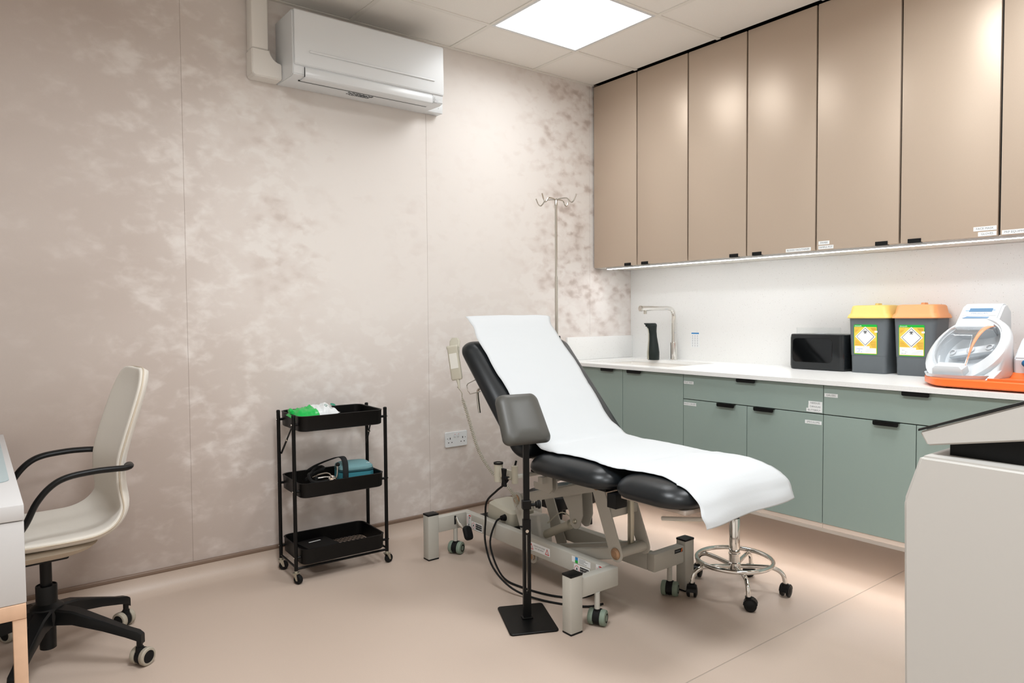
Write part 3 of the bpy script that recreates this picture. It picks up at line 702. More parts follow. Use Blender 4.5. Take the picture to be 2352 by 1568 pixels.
# paper sheet along the couch
def sheet():
    fr0 = Vector((2.29, .578)); u = Vector((math.cos(BA), math.sin(BA))); n_ = Vector((-math.sin(BA), math.cos(BA)))
    prof = []
    for s_, o_ in ((.765, .092), (.74, .099), (.70, .101), (.65, .099), (.58, .0975), (.48, .097), (.38, .097), (.28, .097), (.2, .097), (.12, .0975), (.05, .099)):
        p = fr0+u*s_+n_*o_; prof.append((p.x, p.y))
    prof += [(2.222, .655), (2.19, .648), (2.12, .6465), (2.02, .6475), (1.9, .6465), (1.82, .643), (1.77, .640), (1.73, .643), (1.62, .646), (1.53, .641), (1.478, .629), (1.448, .610), (1.428, .583), (1.418, .555), (1.41, .53), (1.404, .500)]
    sp = catmull([(0, a, b) for a, b in prof], 5); N = len(sp); rows = []; NX = 28
    for i, p in enumerate(sp):
        s = i/(N-1); row = []
        hang = max(0, min(1, (1.46-p.y)/.03)); headf = max(0, min(1, (p.y-2.70)/.1))
        xl = 1.856+.005*math.sin(s*31)+.003*math.sin(s*77+1)-.012*headf; xr = 2.386+.005*math.sin(s*27+2)+.003*math.sin(s*70)-.032*max(0, min(1, (p.y-2.22)/.06))*(1-headf)
        if 1.5 < p.y < 2.1: xl += .012+.012*math.sin((2.1-p.y)*16)
        xr += .02*hang*max(0, (.62-p.z)/.12)
        for j in range(NX):
            t = j/(NX-1); x = xl+(xr-xl)*t
            w = .0022*mnoise.noise(Vector((x*9, p.y*30, p.z*30)))+.002*abs(mnoise.noise(Vector((x*3, p.y*60, p.z*60))))
            edge = (abs(t-.5)*2)**8
            dz = -.008*edge*(1-headf)*(1-hang)
            low = hang*max(0, min(1, (.62-p.z)/.10))
            y = p.y-low*(.008+.008*math.sin(t*8.5+.8)+.012*(1-t)); z = p.z+w+dz+low*.010*t
            if 1.55 < p.y < 1.8: z += .009*math.exp(-((t-.72)/.12)**2)*math.sin((p.y-1.55)/.25*math.pi)
            row.append((x, y, z))
        rows.append(row)
    o = MB().grid(rows).build('paper_sheet', M_PAPER, None, 80, solid=.0006)
    return tag(o, 'white crinkled paper sheet draped down the length of the black couch', 'paper sheet')
sheet()

# phlebotomy arm rest on its own stand
ax = R(-25.5); AX = Vector((math.cos(ax), math.sin(ax), 0)); AY = Vector((-math.sin(ax), math.cos(ax), 0))
arm = thing('arm_rest_stand', 'dark grey padded arm rest on a black post with flat square foot', 'arm rest', (1.70, 2.11, 0), ax)
AM = TR((1.70, 2.11, 0), (0, 0, ax))
MB(AM).slab([(.186, .255, .012, 0), (.19, .259, .014, .002), (.19, .259, .014, .006), (.186, .255, .012, .008)], M=TR((0, 0, 0))).build('base_plate', M_BLK, arm)
m = MB(AM)
m.box((-.015, -.010, .0085), (.015, .010, .11)); m.box((-.015, -.010, .11), (-.004, .010, .34)); m.box((.004, -.010, .11), (.015, .010, .34)); m.box((-.015, -.010, .34), (.015, .010, .40), 0)
m.build('lower_post', M_BLK, arm)
MB(AM).box((-.0115, -.0075, .40), (.0115, .0075, .70), .001, 1).build('upper_post', M_BLK, arm)
MB(AM).box((-.0175, -.0125, .44), (.0175, .0125, .475), .002, 1).build('collar', M_BLK, arm)
m = MB(AM); m.cyl((.0175, 0, .455), (.04, 0, .455), .006, n=12); m.lathe([(.009, 0), (.013, .002), (.013, .010), (.017, .011), (.017, .018), (.012, .021)], (.036, 0, .455), (1, 0, 0), 14); m.build('clamp_knob', M_RUB, arm)
m = MB(AM); m.cyl((0, -.0105, .355), (0, -.0125, .355), .0065, n=14); m.build('pin', M_STEEL, arm)
m = MB(AM); m.cyl((-.016, 0, .37), (-.026, 0, .372), .004, n=8); m.build('spring_pin', M_RUB, arm)
m = MB(AM); m.box((-.022, -.016, .0085), (.022, .016, .014), .002); m.build('weld', M_BLK, arm)
PM = AM @ TR((0.006, .0, .703), (0, 0, R(14))) @ Euler((R(57), 0, 0)).to_matrix().to_4x4()
ls = []
Wp, Lp, th = .198, .215, .045
pad = MB(PM @ Matrix.Translation((0, .095, 0)))
ls = [(Wp-.03, Lp-.03, .02, 0), (Wp-.004, Lp-.004, .028, .006), (Wp, Lp, .03, .014), (Wp-.006, Lp-.006, .03, .024), (Wp-.022, Lp-.022, .03, .033), (Wp-.05, Lp-.05, .03, .038), (Wp-.11, Lp-.11, .02, .04)]
rings = []
for l in ls:
    rings.append([(x*(1+.07*(-y/Lp)*2), y, l[3]-1.1*x*x-.0*y) for x, y in rrect(l[0], l[1], l[2], 6)])
pad.loft(rings); pad.build('pad', M_VINYLG, arm, 50)
MB(PM).box((-.03, -.005, -.012), (.03, .12, -.0005), .002).build('pad_bracket', M_BLK, arm)

# =================================================================== STOOL
st = thing('rolling_stool', 'chrome five-legged rolling stool with foot ring, tucked under the couch end', 'stool', (2.581, 1.774, 0))
SXc, SYc = 2.581, 1.774
MB().lathe([(.022, .085), (.026, .087), (.026, .125), (.022, .128)], (SXc, SYc, 0)).build('hub', M_CHROME, st)
MB().lathe([(.022, .12), (.0225, .14), (.0225, .158), (.025, .16), (.025, .166), (.0225, .168), (.0225, .315), (.0205, .318), (.019, .312)], (SXc, SYc, 0)).build('column', M_CHROME, st)
MB().lathe([(.0195, .312), (.0195, .316), (.011, .317)], (SXc, SYc, 0)).build('column_bush', M_RUB, st)
MB().cyl((SXc, SYc, .31), (SXc, SYc, .45), .0105).build('gas_rod', M_STEEL, st)
MB().lathe([(.03, .44), (.15, .445), (.158, .452), (.158, .49), (.15, .505), (.10, .512), (.002, .513)], (SXc, SYc, 0), n=32).build('seat', M_VINYLB, st)
rr = .158
ring = [(SXc+rr*math.cos(2*math.pi*i/40), SYc+rr*math.sin(2*math.pi*i/40), .137) for i in range(40)]
MB().tube(ring, .0095, 12, closed=True).build('foot_ring', M_CHROME, st)
for k in range(5):
    a = R(-58+72*k); d = Vector((math.cos(a), math.sin(a), 0)); o_ = Vector((SXc, SYc, 0)); z_ = Vector((0, 0, 1))
    MB().tube(catmull([o_+d*.02+z_*.11, o_+d*.12+z_*.118, o_+d*.165+z_*.115, o_+d*.195+z_*.095, o_+d*.205+z_*.06, o_+d*.205+z_*.045], 6), .0095, 12).build('leg', M_CHROME, st)
    q = o_+d*.205; yaw = R((10, 120, 200, 215, 300)[k])
    A = TR((q.x, q.y, 0), (0, 0, yaw)); c = MB(A); r = .026
    for s in (-1, 1):
        c.lathe([(.004, .006*s), (r*.95, .008*s), (r, .012*s), (r*.93, .019*s), (r*.5, .023*s), (.002, .024*s)], (.008, 0, r), (0, 1, 0), 20)
    hood = [(.008+math.cos(R(a_))*r*1.1, r+math.sin(R(a_))*r*1.1) for a_ in range(5, 186, 18)]
    c.prism(hood+[(-.012, r*.9), (.026, r*.9)], 'y', -.02, .02, .003)
    c.cyl((0, 0, r), (0, 0, .058), .013, n=14); c.build('castor', M_PLBLK, st)

# =================================================================== THREE-TIER TROLLEY
TRZ = R(-2.2); TC = (1.352, 3.15)
tr = thing('trolley', 'black metal three-tier trolley on castors against the wallpapered wall', 'trolley', (*TC, 0), TRZ)
TM = TR((*TC, 0), (0, 0, TRZ))
legs = {(-1, -1): (-.222, -.112), (1, -1): (.222, -.112), (-1, 1): (-.222, .104), (1, 1): (.222, .104)}
for (sx, sy), (lx, ly) in legs.items():
    l = MB(TM).cyl((lx, ly, .058), (lx, ly, .752), .0085, n=14).build('leg', M_BLK, tr)
    MB(TM).lathe([(.0088, .748), (.0088, .757), (.006, .760)], (lx, ly, 0), n=14).build('cap', M_RUB, l)
    c = MB(TM @ TR((lx, ly, 0), (0, 0, R(40*sx+20*sy)))); c.box((-.012, -.013, .046), (.012, .013, .05)); c.cyl((0, 0, .05), (0, 0, .059), .008, n=10)
    for s in (-1, 1): c.prism([(-.010, .047), (.010, .047), (.016, .016), (.008, .016)], 'y', .0105*s-.001, .0105*s+.001)
    cc = c.build('castor', M_ZINC, tr)
    MB(TM @ TR((lx, ly, 0), (0, 0, R(40*sx+20*sy)))).lathe([(.004, -.009), (.019, -.009), (.021, -.006), (.021, .006), (.019, .009), (.004, .009)], (.011, 0, .021), (0, 1, 0), 20).build('wheel', M_RUB, cc)
for zb, zt in ((.683, .752), (.384, .45), (.083, .153)):
    m = MB(TM @ TR((0, 0, 0))); w, d = .408, .285
    m.slab([(w-.012, d-.012, .035, zb+.004), (w-.012, d-.012, .035, zt-.001), (w-.004, d-.004, .038, zt+.0015), (w+.004, d+.004, .04, zt), (w, d, .04, zt-.004), (w-.004, d-.004, .038, zb+.004), (w-.014, d-.014, .034, zb)], 7, cap0=False, cap1=False)
    t_ = m.build('tray', M_BLK, tr)
    # woven mesh bottom
    m = MB(TM)
    for i in range(-17, 18): 
        for s in (-1, 1):
            x0, x1 = i*.0225-.126*s*.7, i*.0225+.126*s*.7; y0, y1 = -.126, .126
            def clip(xa, ya, xb, yb, X):
                if xa > xb: xa, ya, xb, yb = xb, yb, xa, ya
                if xb < -X or xa > X: return None
                if xa < -X: ya += (yb-ya)*(-X-xa)/(xb-xa); xa = -X
                if xb > X: yb = ya+(yb-ya)*(X-xa)/(xb-xa); xb = X
                return xa, ya, xb, yb
            q = clip(x0, y0, x1, y1, .187)
            if q: m.cyl((q[0], q[1], zb+.003), (q[2], q[3], zb+.003), .0016, n=4, cap=False)
    m.build('mesh_bottom', M_BLK, t_, 0)['kind'] = 'stuff'
    for (sx, sy), (lx, ly) in legs.items():
        MB(TM).cyl((lx, ly, (zb+zt)/2-.002), (sx*.202, ly, (zb+zt)/2-.002), .006, n=10).build('bracket', M_BLK, t_)
        MB(TM).cyl((lx-sx*-.0086, ly, (zb+zt)/2-.002), (lx+sx*.011, ly, (zb+zt)/2-.002), .004, n=8).build('rivet', M_STEEL, t_)
MB(TM).cyl((-.222, -.112, .066), (.222, -.112, .066), .006, n=10).build('bottom_bar', M_BLK, tr)
MB(TM).cyl((-.222, -.112, .072), (-.222, .104, .072), .005, n=10).build('bottom_bar', M_BLK, tr)
MB(TM).cyl((.222, -.112, .072), (.222, .104, .072), .005, n=10).build('bottom_bar', M_BLK, tr)
for sx in (-1, 1):
    m = MB(TM); a, b = Vector((sx*.214, .095, .555)), Vector((sx*.196, -.01, .69))
    for off in (-.004, .004):
        o_ = Vector((0, off, 0)); m.tube([a+o_, a.lerp(b, .55)+o_], .003, 6); m.tube([a.lerp(b, .5)+o_*.5, b+o_*.5], .003, 6)
    m.build('folding_stay', M_BLK, tr)
    MB(TM).cyl(a.lerp(b, .52)+Vector((sx*.001, -.006, 0)), a.lerp(b, .52)+Vector((sx*.001, .006, 0)), .005, n=8).build('stay_rivet', M_STEEL, tr)

# packet of wipes in the top tray
wp = thing('wipes_packet', 'crumpled green and white soft packet lying in the top tray of the trolley', 'packet', (1.25, 3.12, .69), R(14))
PMx = TR((1.248, 3.12, .722), (R(8), R(-6), R(4))) @ Matrix.Scale(1.1, 4)
def pillow(u0, u1, W_, H_, name, mt, seed):
    rows = []
    n = 16; k = 12
    for side in (1, -1):
        g = []
        for i in range(n+1):
            u = u0+(u1-u0)*i/n; r_ = []
            for j in range(k+1):
                v = -1+2*j/k; e = max(0, (1-(abs(v)**3)))*max(0, 1-(abs(u*2)**6))
                z = .024+side*H_*e*.5+.016*mnoise.noise(Vector((u*6+seed, v*2.2, side)))*e+.010*mnoise.noise(Vector((u*17+seed, v*6, side)))*e
                r_.append((u*W_, v*.06+.006*mnoise.noise(Vector((u*9, v, seed))), z))
            g.append(r_)
        rows.append(g)
    m = MB(PMx); m.grid(rows[0]); m.grid(rows[1]); return m.build(name, mt, wp, 60)
pillow(-.5, .02, .19, .06, 'green_film', M_GBAG, 1.3); pillow(.02, .5, .19, .06, 'white_film', M_WBAG, 1.3)
m = MB(PMx); m.slab([(.02, .03, .008, .03), (.018, .028, .008, .05), (.01, .012, .004, .056)], M=TR((-.070, .035, .0), (0, R(-15), 0))); m.build('gathered_end', M_GBAG, wp)
m = MB(PMx); m.lathe([(.011, 0), (.011, .001)], (.082, -.02, .052), (.25, -.3, 1), 18); m.build('round_print', mat('print_green', '#0d7d63', .4), wp, 0)
m = MB(PMx); m.lathe([(.005, 0), (.005, .001), (.0065, .001), (.0065, 0)], (.045, -.028, .058), (.15, -.4, 1), 16, False); m.build('ring_print', mat('print_green', '#0d7d63', .4), wp, 0)

# teal insulated bag with webbing handle
bg = thing('carry_bag', 'small teal zipped bag with black webbing strap in the middle tray', 'bag', (1.45, 3.13, .39), R(-8))
GM = TR((1.452, 3.135, .3895), (0, 0, R(-12)))
MB(GM).slab([(.15, .15, .02, 0), (.165, .165, .03, .01), (.165, .165, .035, .066), (.16, .16, .035, .07)], 6).build('bag_body', M_TEAL, bg)
MB(GM).tube([(x, y, .075) for x, y in rrect(.162, .162, .035, 6)], .004, 6, closed=True).build('zip', mat('zip', '#123f48', .7), bg)
MB(GM).slab([(.158, .158, .035, .079), (.162, .162, .035, .084), (.158, .158, .034, .093), (.13, .13, .03, .101), (.08, .08, .02, .104)], 6).build('bag_lid', M_TEALL, bg)
m = MB(GM); strap = catmull([(-.058, -.087, .03), (-.058, -.088, .08), (-.055, -.06, .118), (-.06, .0, .132), (-.10, .06, .112), (-.16, .09, .085), (-.2, .10, .06)], 6)
rows = [[p+Vector((-.013, 0, 0)), p+Vector((.013, 0, .002))] for p in strap]; m.grid(rows); m.build('webbing_strap', M_WEB, bg, 60, solid=.003)
MB(GM).box((.035, -.045, .1005), (.066, -.041, .1022)).build('tag_print', M_LABW, bg)

# blood-pressure cuff tubing / stethoscope, white box
sg = thing('stethoscope', 'black and chrome stethoscope coiled in the middle tray beside the teal bag', 'stethoscope', (1.27, 3.1, .39))
zt_ = .434
MB().tube(catmull([(1.318, 3.06, zt_), (1.30, 3.045, zt_+.01), (1.25, 3.05, zt_+.005), (1.215, 3.07, zt_+.012), (1.22, 3.12, zt_+.03), (1.26, 3.19, zt_+.022), (1.30, 3.24, zt_+.03), (1.34, 3.26, zt_+.03), (1.325, 3.2, zt_+.03), (1.28, 3.21, zt_+.015), (1.22, 3.16, zt_)], 8), .007, 10).build('tubing', M_RUB, sg)
MB().tube(catmull([(1.318, 3.06, zt_), (1.338, 3.07, zt_+.02), (1.350, 3.09, zt_+.06)], 5), .0035, 8).build('binaural', M_CHROME, sg)
MB().tube(catmull([(1.318, 3.055, zt_), (1.31, 3.10, zt_+.012), (1.26, 3.115, zt_+.012)], 5), .0035, 8).build('binaural', M_CHROME, sg)
MB().sphere((1.352, 3.092, zt_+.066), .010).build('ear_tip', M_RUB, sg); MB().sphere((1.255, 3.116, zt_+.012), .009).build('ear_tip', M_RUB, sg)
MB().lathe([(.006, -.008), (.02, -.006), (.022, 0), (.02, .006), (.008, .008), (.004, .014)], (1.305, 3.042, zt_+.01), (.4, -.7, .6), 20).build('chest_piece', M_CHROME, sg)
MB().tube(catmull([(1.27, 3.2, zt_), (1.30, 3.17, zt_+.015), (1.325, 3.14, zt_+.02), (1.335, 3.1, zt_)], 5), .003, 8).build('spring', M_STEEL, sg)
wb = MB(TR((1.235, 3.085, .3895), (0, 0, R(22)))); wb.slab([(.11, .075, .006, 0), (.114, .079, .008, .003), (.114, .079, .008, .03), (.11, .075, .006, .033)])
wb = wb.build('small_box', M_LABW); tag(wb, 'small white flat box in the middle tray under the stethoscope tubing', 'box')
nb = thing('folder', 'flat black box with a narrow white label in the bottom tray', 'box', (1.26, 3.13, .09), R(4))
NM = TR((1.285, 3.15, .0905), (0, R(0), R(6)))
MB(NM).slab([(.15, .21, .006, 0), (.154, .214, .008, .003), (.154, .214, .008, .026), (.15, .21, .006, .029)]).build('case', M_BLKM, nb)
MB(NM).box((-.03, .055, .0293), (.03, .064, .0298)).build('white_label', M_LABW, nb)

# =================================================================== OFFICE CHAIR
CC = (.182, 2.862); CHR = R(184.5)
ch = thing('office_chair', 'cream fabric swivel chair with black armrests pulled up to the white desk', 'chair', (*CC, 0), CHR)
CM = TR((*CC, 0), (0, 0, CHR))        # local +x is the chair's front
prof = [(.235, .428), (.225, .452), (.17, .462), (.07, .455), (-.05, .452), (-.13, .458), (-.19, .488), (-.225, .545), (-.219, .63), (-.222, .70), (-.243, .78), (-.272, .87), (-.297, .95), (-.309, 1.0), (-.313, 1.014)]
hw = [.15, .205, .228, .232, .232, .228, .218, .20, .187, .182, .182, .180, .165, .125, .06]
sp = catmull([(a, b, c) for (a, b), c in zip(prof, hw)], 5); rings = []; N = len(sp)
for i, p in enumerate(sp):
    a, b = sp[max(i-1, 0)], sp[min(i+1, N-1)]; d = Vector((b.x-a.x, b.y-a.y)).normalized(); nrm = Vector((d.y, -d.x))  # towards the sitter is -nrm? (seat: d=(-1,0) -> nrm=(0,1))
    t_ = .017*min(1, (i+1)/4, (N-i)/4)+.003
    ring = []
    for k in range(28):
        an = 2*math.pi*k/28; cv, sv = math.cos(an), math.sin(an)
        v = p.z*math.copysign(abs(cv)**.6, cv); n_ = t_*math.copysign(abs(sv)**.7, sv)
        n_ += .028*(abs(v)/max(p.z, .01))**2.5*min(1, p.z/.18)
        ring.append((p.x+nrm.x*n_, v, p.y+nrm.y*n_))
    rings.append(ring)
MB(CM).loft(rings).build('shell', M_FAB, ch, 60)
pip = []
for i, p in enumerate(sp):
    a, b = sp[max(i-1, 0)], sp[min(i+1, N-1)]; d = Vector((b.x-a.x, b.y-a.y)).normalized(); nrm = Vector((d.y, -d.x)); n_ = .026*min(1, p.z/.18)
    pip.append((p.x+nrm.x*n_, p.z*1.004, p.y+nrm.y*n_))
MB(CM).tube(pip+[(x, -y, z) for x, y, z in pip[::-1]], .003, 6, closed=True).build('piping', M_FABE, ch, 60)
MB(CM).slab([(.20, .22, .05, .400, .05, 0), (.28, .30, .07, .408, .05, 0), (.34, .38, .09, .424, .05, 0), (.36, .42, .10, .440, .045, 0), (.33, .39, .10, .450, .045, 0)], 6).build('seat_underside', M_FABE, ch)
MB(CM).box((-.06, -.07, .376), (.10, .07, .399), .008).build('tilt_mechanism', M_PLBLK, ch)
MB(CM).cyl((.06, -.07, .385), (.06, -.20, .378), .006, n=10).build('height_lever', M_PLBLK, ch)
MB(CM).lathe([(.018, .21), (.018, .38)], n=18).build('gas_column', M_PLBLK, ch)
MB(CM).lathe([(.030, .20), (.0325, .203), (.0325, .28), (.0315, .283), (.029, .2835), (.029, .279)], n=24).build('column_sleeve', M_PLBLK, ch)
MB(CM).lathe([(.022, .062), (.025, .064), (.026, .16)], n=22).build('column_foot', M_PLBLK, ch)
MB(CM).lathe([(.03, .14), (.052, .15), (.056, .185), (.05, .21), (.033, .222)], n=24).build('hub', M_PLBLK, ch)
IM = CM.inverted()
for k in range(5):
    a = R(-38.5+72*k)-CHR
    A = CM @ TR((0, 0, 0), (0, 0, a)); rings = []
    for s, w, zt, th in ((.03, .030, .208, .055), (.10, .024, .198, .046), (.2, .019, .162, .034), (.28, .016, .132, .028), (.315, .0155, .122, .030), (.33, .012, .112, .034)):
        rings.append([(s, w*.75, zt), (s, w*.98, zt-.006), (s, w, zt-th), (s, -w, zt-th), (s, -w*.98, zt-.006), (s, -w*.75, zt)])
    l = MB(A).loft(rings).build('base_leg', M_PLBLK, ch)
    MB(A).cyl((.318, 0, .11), (.318, 0, .055), .010, n=12).build('castor_stem', M_PLBLK, l)
    B = A @ TR((.318, 0, 0), (0, 0, R((70, 95, 20, 60, 40)[k])-a*0))
    MB(B).lathe([(.004, -.010), (.027, -.010), (.029, 0), (.027, .010), (.004, .010)], (.01, 0, .031), (0, 1, 0), 20).cyl((0, 0, .03), (0, 0, .066), .013, n=12).build('castor', M_RUB, l)
    for s in (-1, 1):
        MB(B).lathe([(.02, .011*s), (.029, .012*s), (.031, .015*s), (.031, .026*s), (.028, .030*s), (.022, .031*s), (.0215, .027*s)], (.01, 0, .031), (0, 1, 0), 22).build('wheel', M_TYREB, l)
        MB(B).lathe([(.0214, .026*s), (.021, .0295*s), (.002, .0305*s)], (.01, 0, .031), (0, 1, 0), 18).build('wheel_hub', M_RUB, l)
for s in (-1, 1):
    y = .235*s
    pa = catmull([(.10, y*.60, .436), (.135, y*.93, .452), (.135, y*.995, .485), (.085, y, .555), (.052, y, .622), (.012, y, .668), (-.035, y, .690), (-.11, y, .697), (-.165, y, .696), (-.195, y*.985, .694), (-.213, y*.93, .693), (-.222, y*.82, .692), (-.226, y*.70, .691)], 6)
    MB(CM).tube(pa, lambda t: .0125, 12, flat=(1.15, .8)).build('armrest', M_PLBLK, ch, 60)

# =================================================================== DESK
dk = thing('desk', 'white desk with wooden legs at the left edge, drawer box at its near end', 'desk', (-.2, 2.65, 0))
DX0, DX1, DY0, DY1 = -.56, .09, 2.03, 3.31
MB().box((DX0, DY0, .716), (DX1, DY1, .755), .003).build('desk_top', M_DESK, dk)
MB().box((DX0, DY0+.002, .515), (DX1-.001, 2.46, .7145), .003).build('drawer_box', M_DESK, dk)
MB().box((DX0+.02, DY0+.0, .478), (DX1-.002, DY0+.03, .5145), .002).build('under_rail', M_WOOD, dk)
MB().box((DX1-.032, DY0+.031, .478), (DX1-.002, 2.45, .5145), .002).build('under_rail', M_WOOD, dk)
for x0 in (DX0+.02, DX1-.030):
    MB().box((x0, DY0+.002, 0), (x0+.028, DY0+.032, .4775), .002).build('leg', M_WOOD, dk)
    MB().box((x0, DY1-.05, 0), (x0+.028, DY1-.02, .7155), .002).build('leg', M_WOOD, dk)
pd = MB(TR((0, 0, .7553))).slab([(.50, .84, .03, 0, -.178, 2.752), (.502, .842, .03, .001, -.178, 2.752), (.502, .842, .03, .003, -.178, 2.752)], 6).build('desk_pad', M_PAD)
tag(pd, 'grey blue desk pad with rounded corners lying on the white desk', 'desk pad')

# =================================================================== AIR CONDITIONER + TRUNKING
ac = thing('air_conditioner', 'white wall-mounted air conditioner high on the wallpapered wall', 'air conditioner', (1.585, YW, 2.3))
AX0, AX1 = 1.188, 1.985
MB().prism([(YW-.001, 2.588), (3.145, 2.588), (3.136, 2.58), (3.134, 2.34), (3.136, 2.298), (3.16, 2.292), (YW-.001, 2.300)], 'x', AX0, AX1, .004, 2).build('housing', M_WPL, ac)
fp = MB().prism([(3.1335, 2.5885), (3.1275, 2.582), (3.1265, 2.343), (3.1335, 2.337)], 'x', AX0+.006, AX1+.001, .002, 2).build('front_panel', M_WPL, ac)
MB().box((AX0+.075, 3.1205, 2.401), (AX1-.055, 3.1275, 2.411), .003, 2).build('rib', M_WPL, fp)
MB().prism([(3.1335, 2.333), (3.1285, 2.33), (3.1285, 2.292), (3.140, 2.286), (3.195, 2.2885), (3.195, 2.2915), (3.142, 2.2935)], 'x', AX0+.055, AX1-.065, .001, 1).build('air_flap', M_WPL, ac)
MB().box((AX0+.053, 3.1300, 2.2905), (AX0+.0548, 3.136, 2.334)).build('flap_gap', M_INK, ac)
MB().box((AX1-.0648, 3.1300, 2.2905), (AX1-.0635, 3.136, 2.334)).build('flap_gap', M_INKG, ac)
MB().box((AX0+.05, 3.197, 2.2895), (AX1-.062, 3.206, 2.2935)).build('outlet_slot', mat('slot_dark', '#1d2a26', .6), ac)
lb = MB(); zz = 2.2925
for i in range(6):
    for j in range(14):
        if random.random() < .62: lb.box((1.50+j*.0095, 3.225+i*.0075, zz), (1.50+j*.0095+random.uniform(.004, .009), 3.229+i*.0075, zz+.002))
lb.build('rating_print', M_INKG, ac, 0)['kind'] = 'stuff'
def sfaceY(x, y, z): return Matrix.Translation((x, y, z)) @ Matrix(((1, 0, 0, 0), (0, 0, -1, 0), (0, 1, 0, 0), (0, 0, 0, 1)))
m = MB()
for dx, dz in ((0, .0035), (-.004, -.0035), (.004, -.0035)): m.prism([(1.935+dx, 2.318+dz+.0035), (1.935+dx-.003, 2.318+dz), (1.935+dx, 2.318+dz-.0035), (1.935+dx+.003, 2.318+dz)], 'y', 3.1332, 3.1338)
m.text('MITSUBISHI', .0055, sfaceY(1.958, 3.1332, 2.318)); m.build('logo', M_LGREY, ac, 0, False)
MB().box((1.933, 3.1333, 2.299), (1.955, 3.1339, 2.311)).build('receiver_window', M_LGREY, ac)
cv = MB().box((1.93, 3.292, 2.300), (2.083, YW-.001, 2.36), .004).build('pipe_cover', M_WPL, ac)
for q in ((2.075, 2.35), (2.055, 2.325)): MB().cyl((q[0], 3.2915, q[1]), (q[0], 3.2905, q[1]), .003, n=8).build('screw', M_LGREY, cv)
du = thing('cable_trunking', 'cream plastic trunking running from the ceiling down beside the air conditioner', 'trunking', (1.1, YW, 2.3))
MB().box((1.052, 3.272, 2.425), (1.128, YW-.001, CEIL-.003), .008, 3).build('vertical_cover', M_WPL2, du)
po = [(1.049, 2.4235), (1.049, 2.316)]+[(1.065+.016*math.cos(R(a)), 2.316+.016*math.sin(R(a))) for a in (200, 225, 250, 270)]+[(1.187, 2.300), (1.187, 2.372)]+[(1.187-.056*math.sin(R(a)), 2.428-.056*math.cos(R(a))) for a in range(10, 86, 15)]+[(1.131, 2.4235)]
MB().prism(po, 'y', 3.268, YW-.001, .004, 2).build('elbow_cover', M_WPL2, du)

# double socket
so = thing('wall_socket', 'white double wall socket low on the wallpapered wall behind the couch', 'socket', (2.183, YW, .49))
MB().slab([(.146, .083, .006, 0), (.149, .086, .007, .002), (.149, .086, .007, .0075), (.146, .083, .006, .0095)], M=Matrix.Translation((2.183, YW-.0005, .491)) @ Matrix(((1, 0, 0, 0), (0, 0, -1, 0), (0, 1, 0, 0), (0, 0, 0, 1)))).build('faceplate', M_WPL, so)
for sx in (-1, 1):
    MB().box((2.183+sx*.011-.0055, YW-.0135, .503), (2.183+sx*.011+.0055, YW-.0098, .523), .001).build('switch', M_WPL, so)
    MB().box((2.183+sx*.011-.0035, YW-.0142, .519), (2.183+sx*.011+.0035, YW-.0134, .521)).build('red_mark', M_RED, so)
    m = MB(); cx_ = 2.183+sx*.042
    m.box((cx_-.0025, YW-.0103, .492), (cx_+.0025, YW-.0098, .503))
    for q in (-.011, .011): m.box((cx_+q-.0035, YW-.0103, .472), (cx_+q+.0035, YW-.0098, .4765))
    m.build('pin_holes', M_INK, so, 0)
    MB().cyl((2.183+sx*.060, YW-.0098, .497), (2.183+sx*.060, YW-.0104, .497), .0028, n=8).build('fixing_screw', M_INKG, so)

# =================================================================== ON THE WORKTOP
tp = thing('tap', 'chrome L-shaped mixer tap behind the sink', 'tap', (3.585, 2.925, ZT))
MB().lathe([(.024, ZT+.0003), (.024, ZT+.004), (.0215, ZT+.006), (.0215, ZT+.095), (.0225, ZT+.0955), (.0225, ZT+.112), (.018, ZT+.114)], (3.585, 2.925, 0)).build('tap_body', M_CHROME, tp)
MB().tube(catmull([(3.585, 2.925, ZT+.11), (3.585, 2.925, ZT+.25), (3.585, 2.925, ZT+.29), (3.572, 2.928, ZT+.322), (3.54, 2.934, ZT+.333), (3.50, 2.942, ZT+.333)], 6)+[(3.42, 2.958, ZT+.333)], .0135, 16).build('neck', M_CHROME, tp)
MB().cyl((3.42, 2.958, ZT+.333), (3.335, 2.975, ZT+.3315), .0145, .0165, n=18).build('spray_head', M_CHROME, tp)
MB().lathe([(.0165, 0), (.018, .001), (.018, .012), (.014, .014)], (3.335, 2.975, ZT+.3315), (-.98, .196, 0), 18).build('push_button', M_STEEL, tp)
MB().cyl((3.363, 2.969, ZT+.325), (3.363, 2.969, ZT+.297), .010, n=14).build('outlet', M_STEEL, tp)
sd = thing('soap_dispenser', 'dark green-black waisted automatic soap dispenser beside the tap', 'soap dispenser', (3.50, 3.02, ZT))
SM = TR((3.50, 3.02, ZT), (0, 0, R(155)))
rings = []
for z, w, d, o_ in ((.0, .035, .035, 0), (.003, .0365, .038, 0), (.05, .0365, .039, 0), (.10, .032, .034, .002), (.15, .0245, .027, .004), (.185, .022, .026, .006), (.205, .024, .031, .010), (.222, .026, .037, .014), (.232, .024, .042, .021), (.238, .014, .040, .027)):
    rings.append([(o_+d*math.cos(2*math.pi*i/24), w*math.sin(2*math.pi*i/24), z+(.006*max(0, -math.cos(2*math.pi*i/24)) if 0 else 0)) for i in range(24)])
MB(SM).loft(rings).build('bottle', M_SOAP, sd, 50)
rows = []
for z, w, x in ((.004, .014, .0385), (.05, .013, .0395), (.09, .010, .0365), (.13, .007, .033), (.17, .005, .0325), (.205, .006, .0415)):
    rows.append([(x-.001, -w, z), (x+.0025, 0, z), (x-.001, w, z)])
MB(SM).grid(rows).build('front_inlay', M_ZINC, sd, 60, solid=.001)
MB(SM).cyl((.05, 0, .226), (.05, 0, .216), .005, n=10).build('spout', M_RUB, sd)
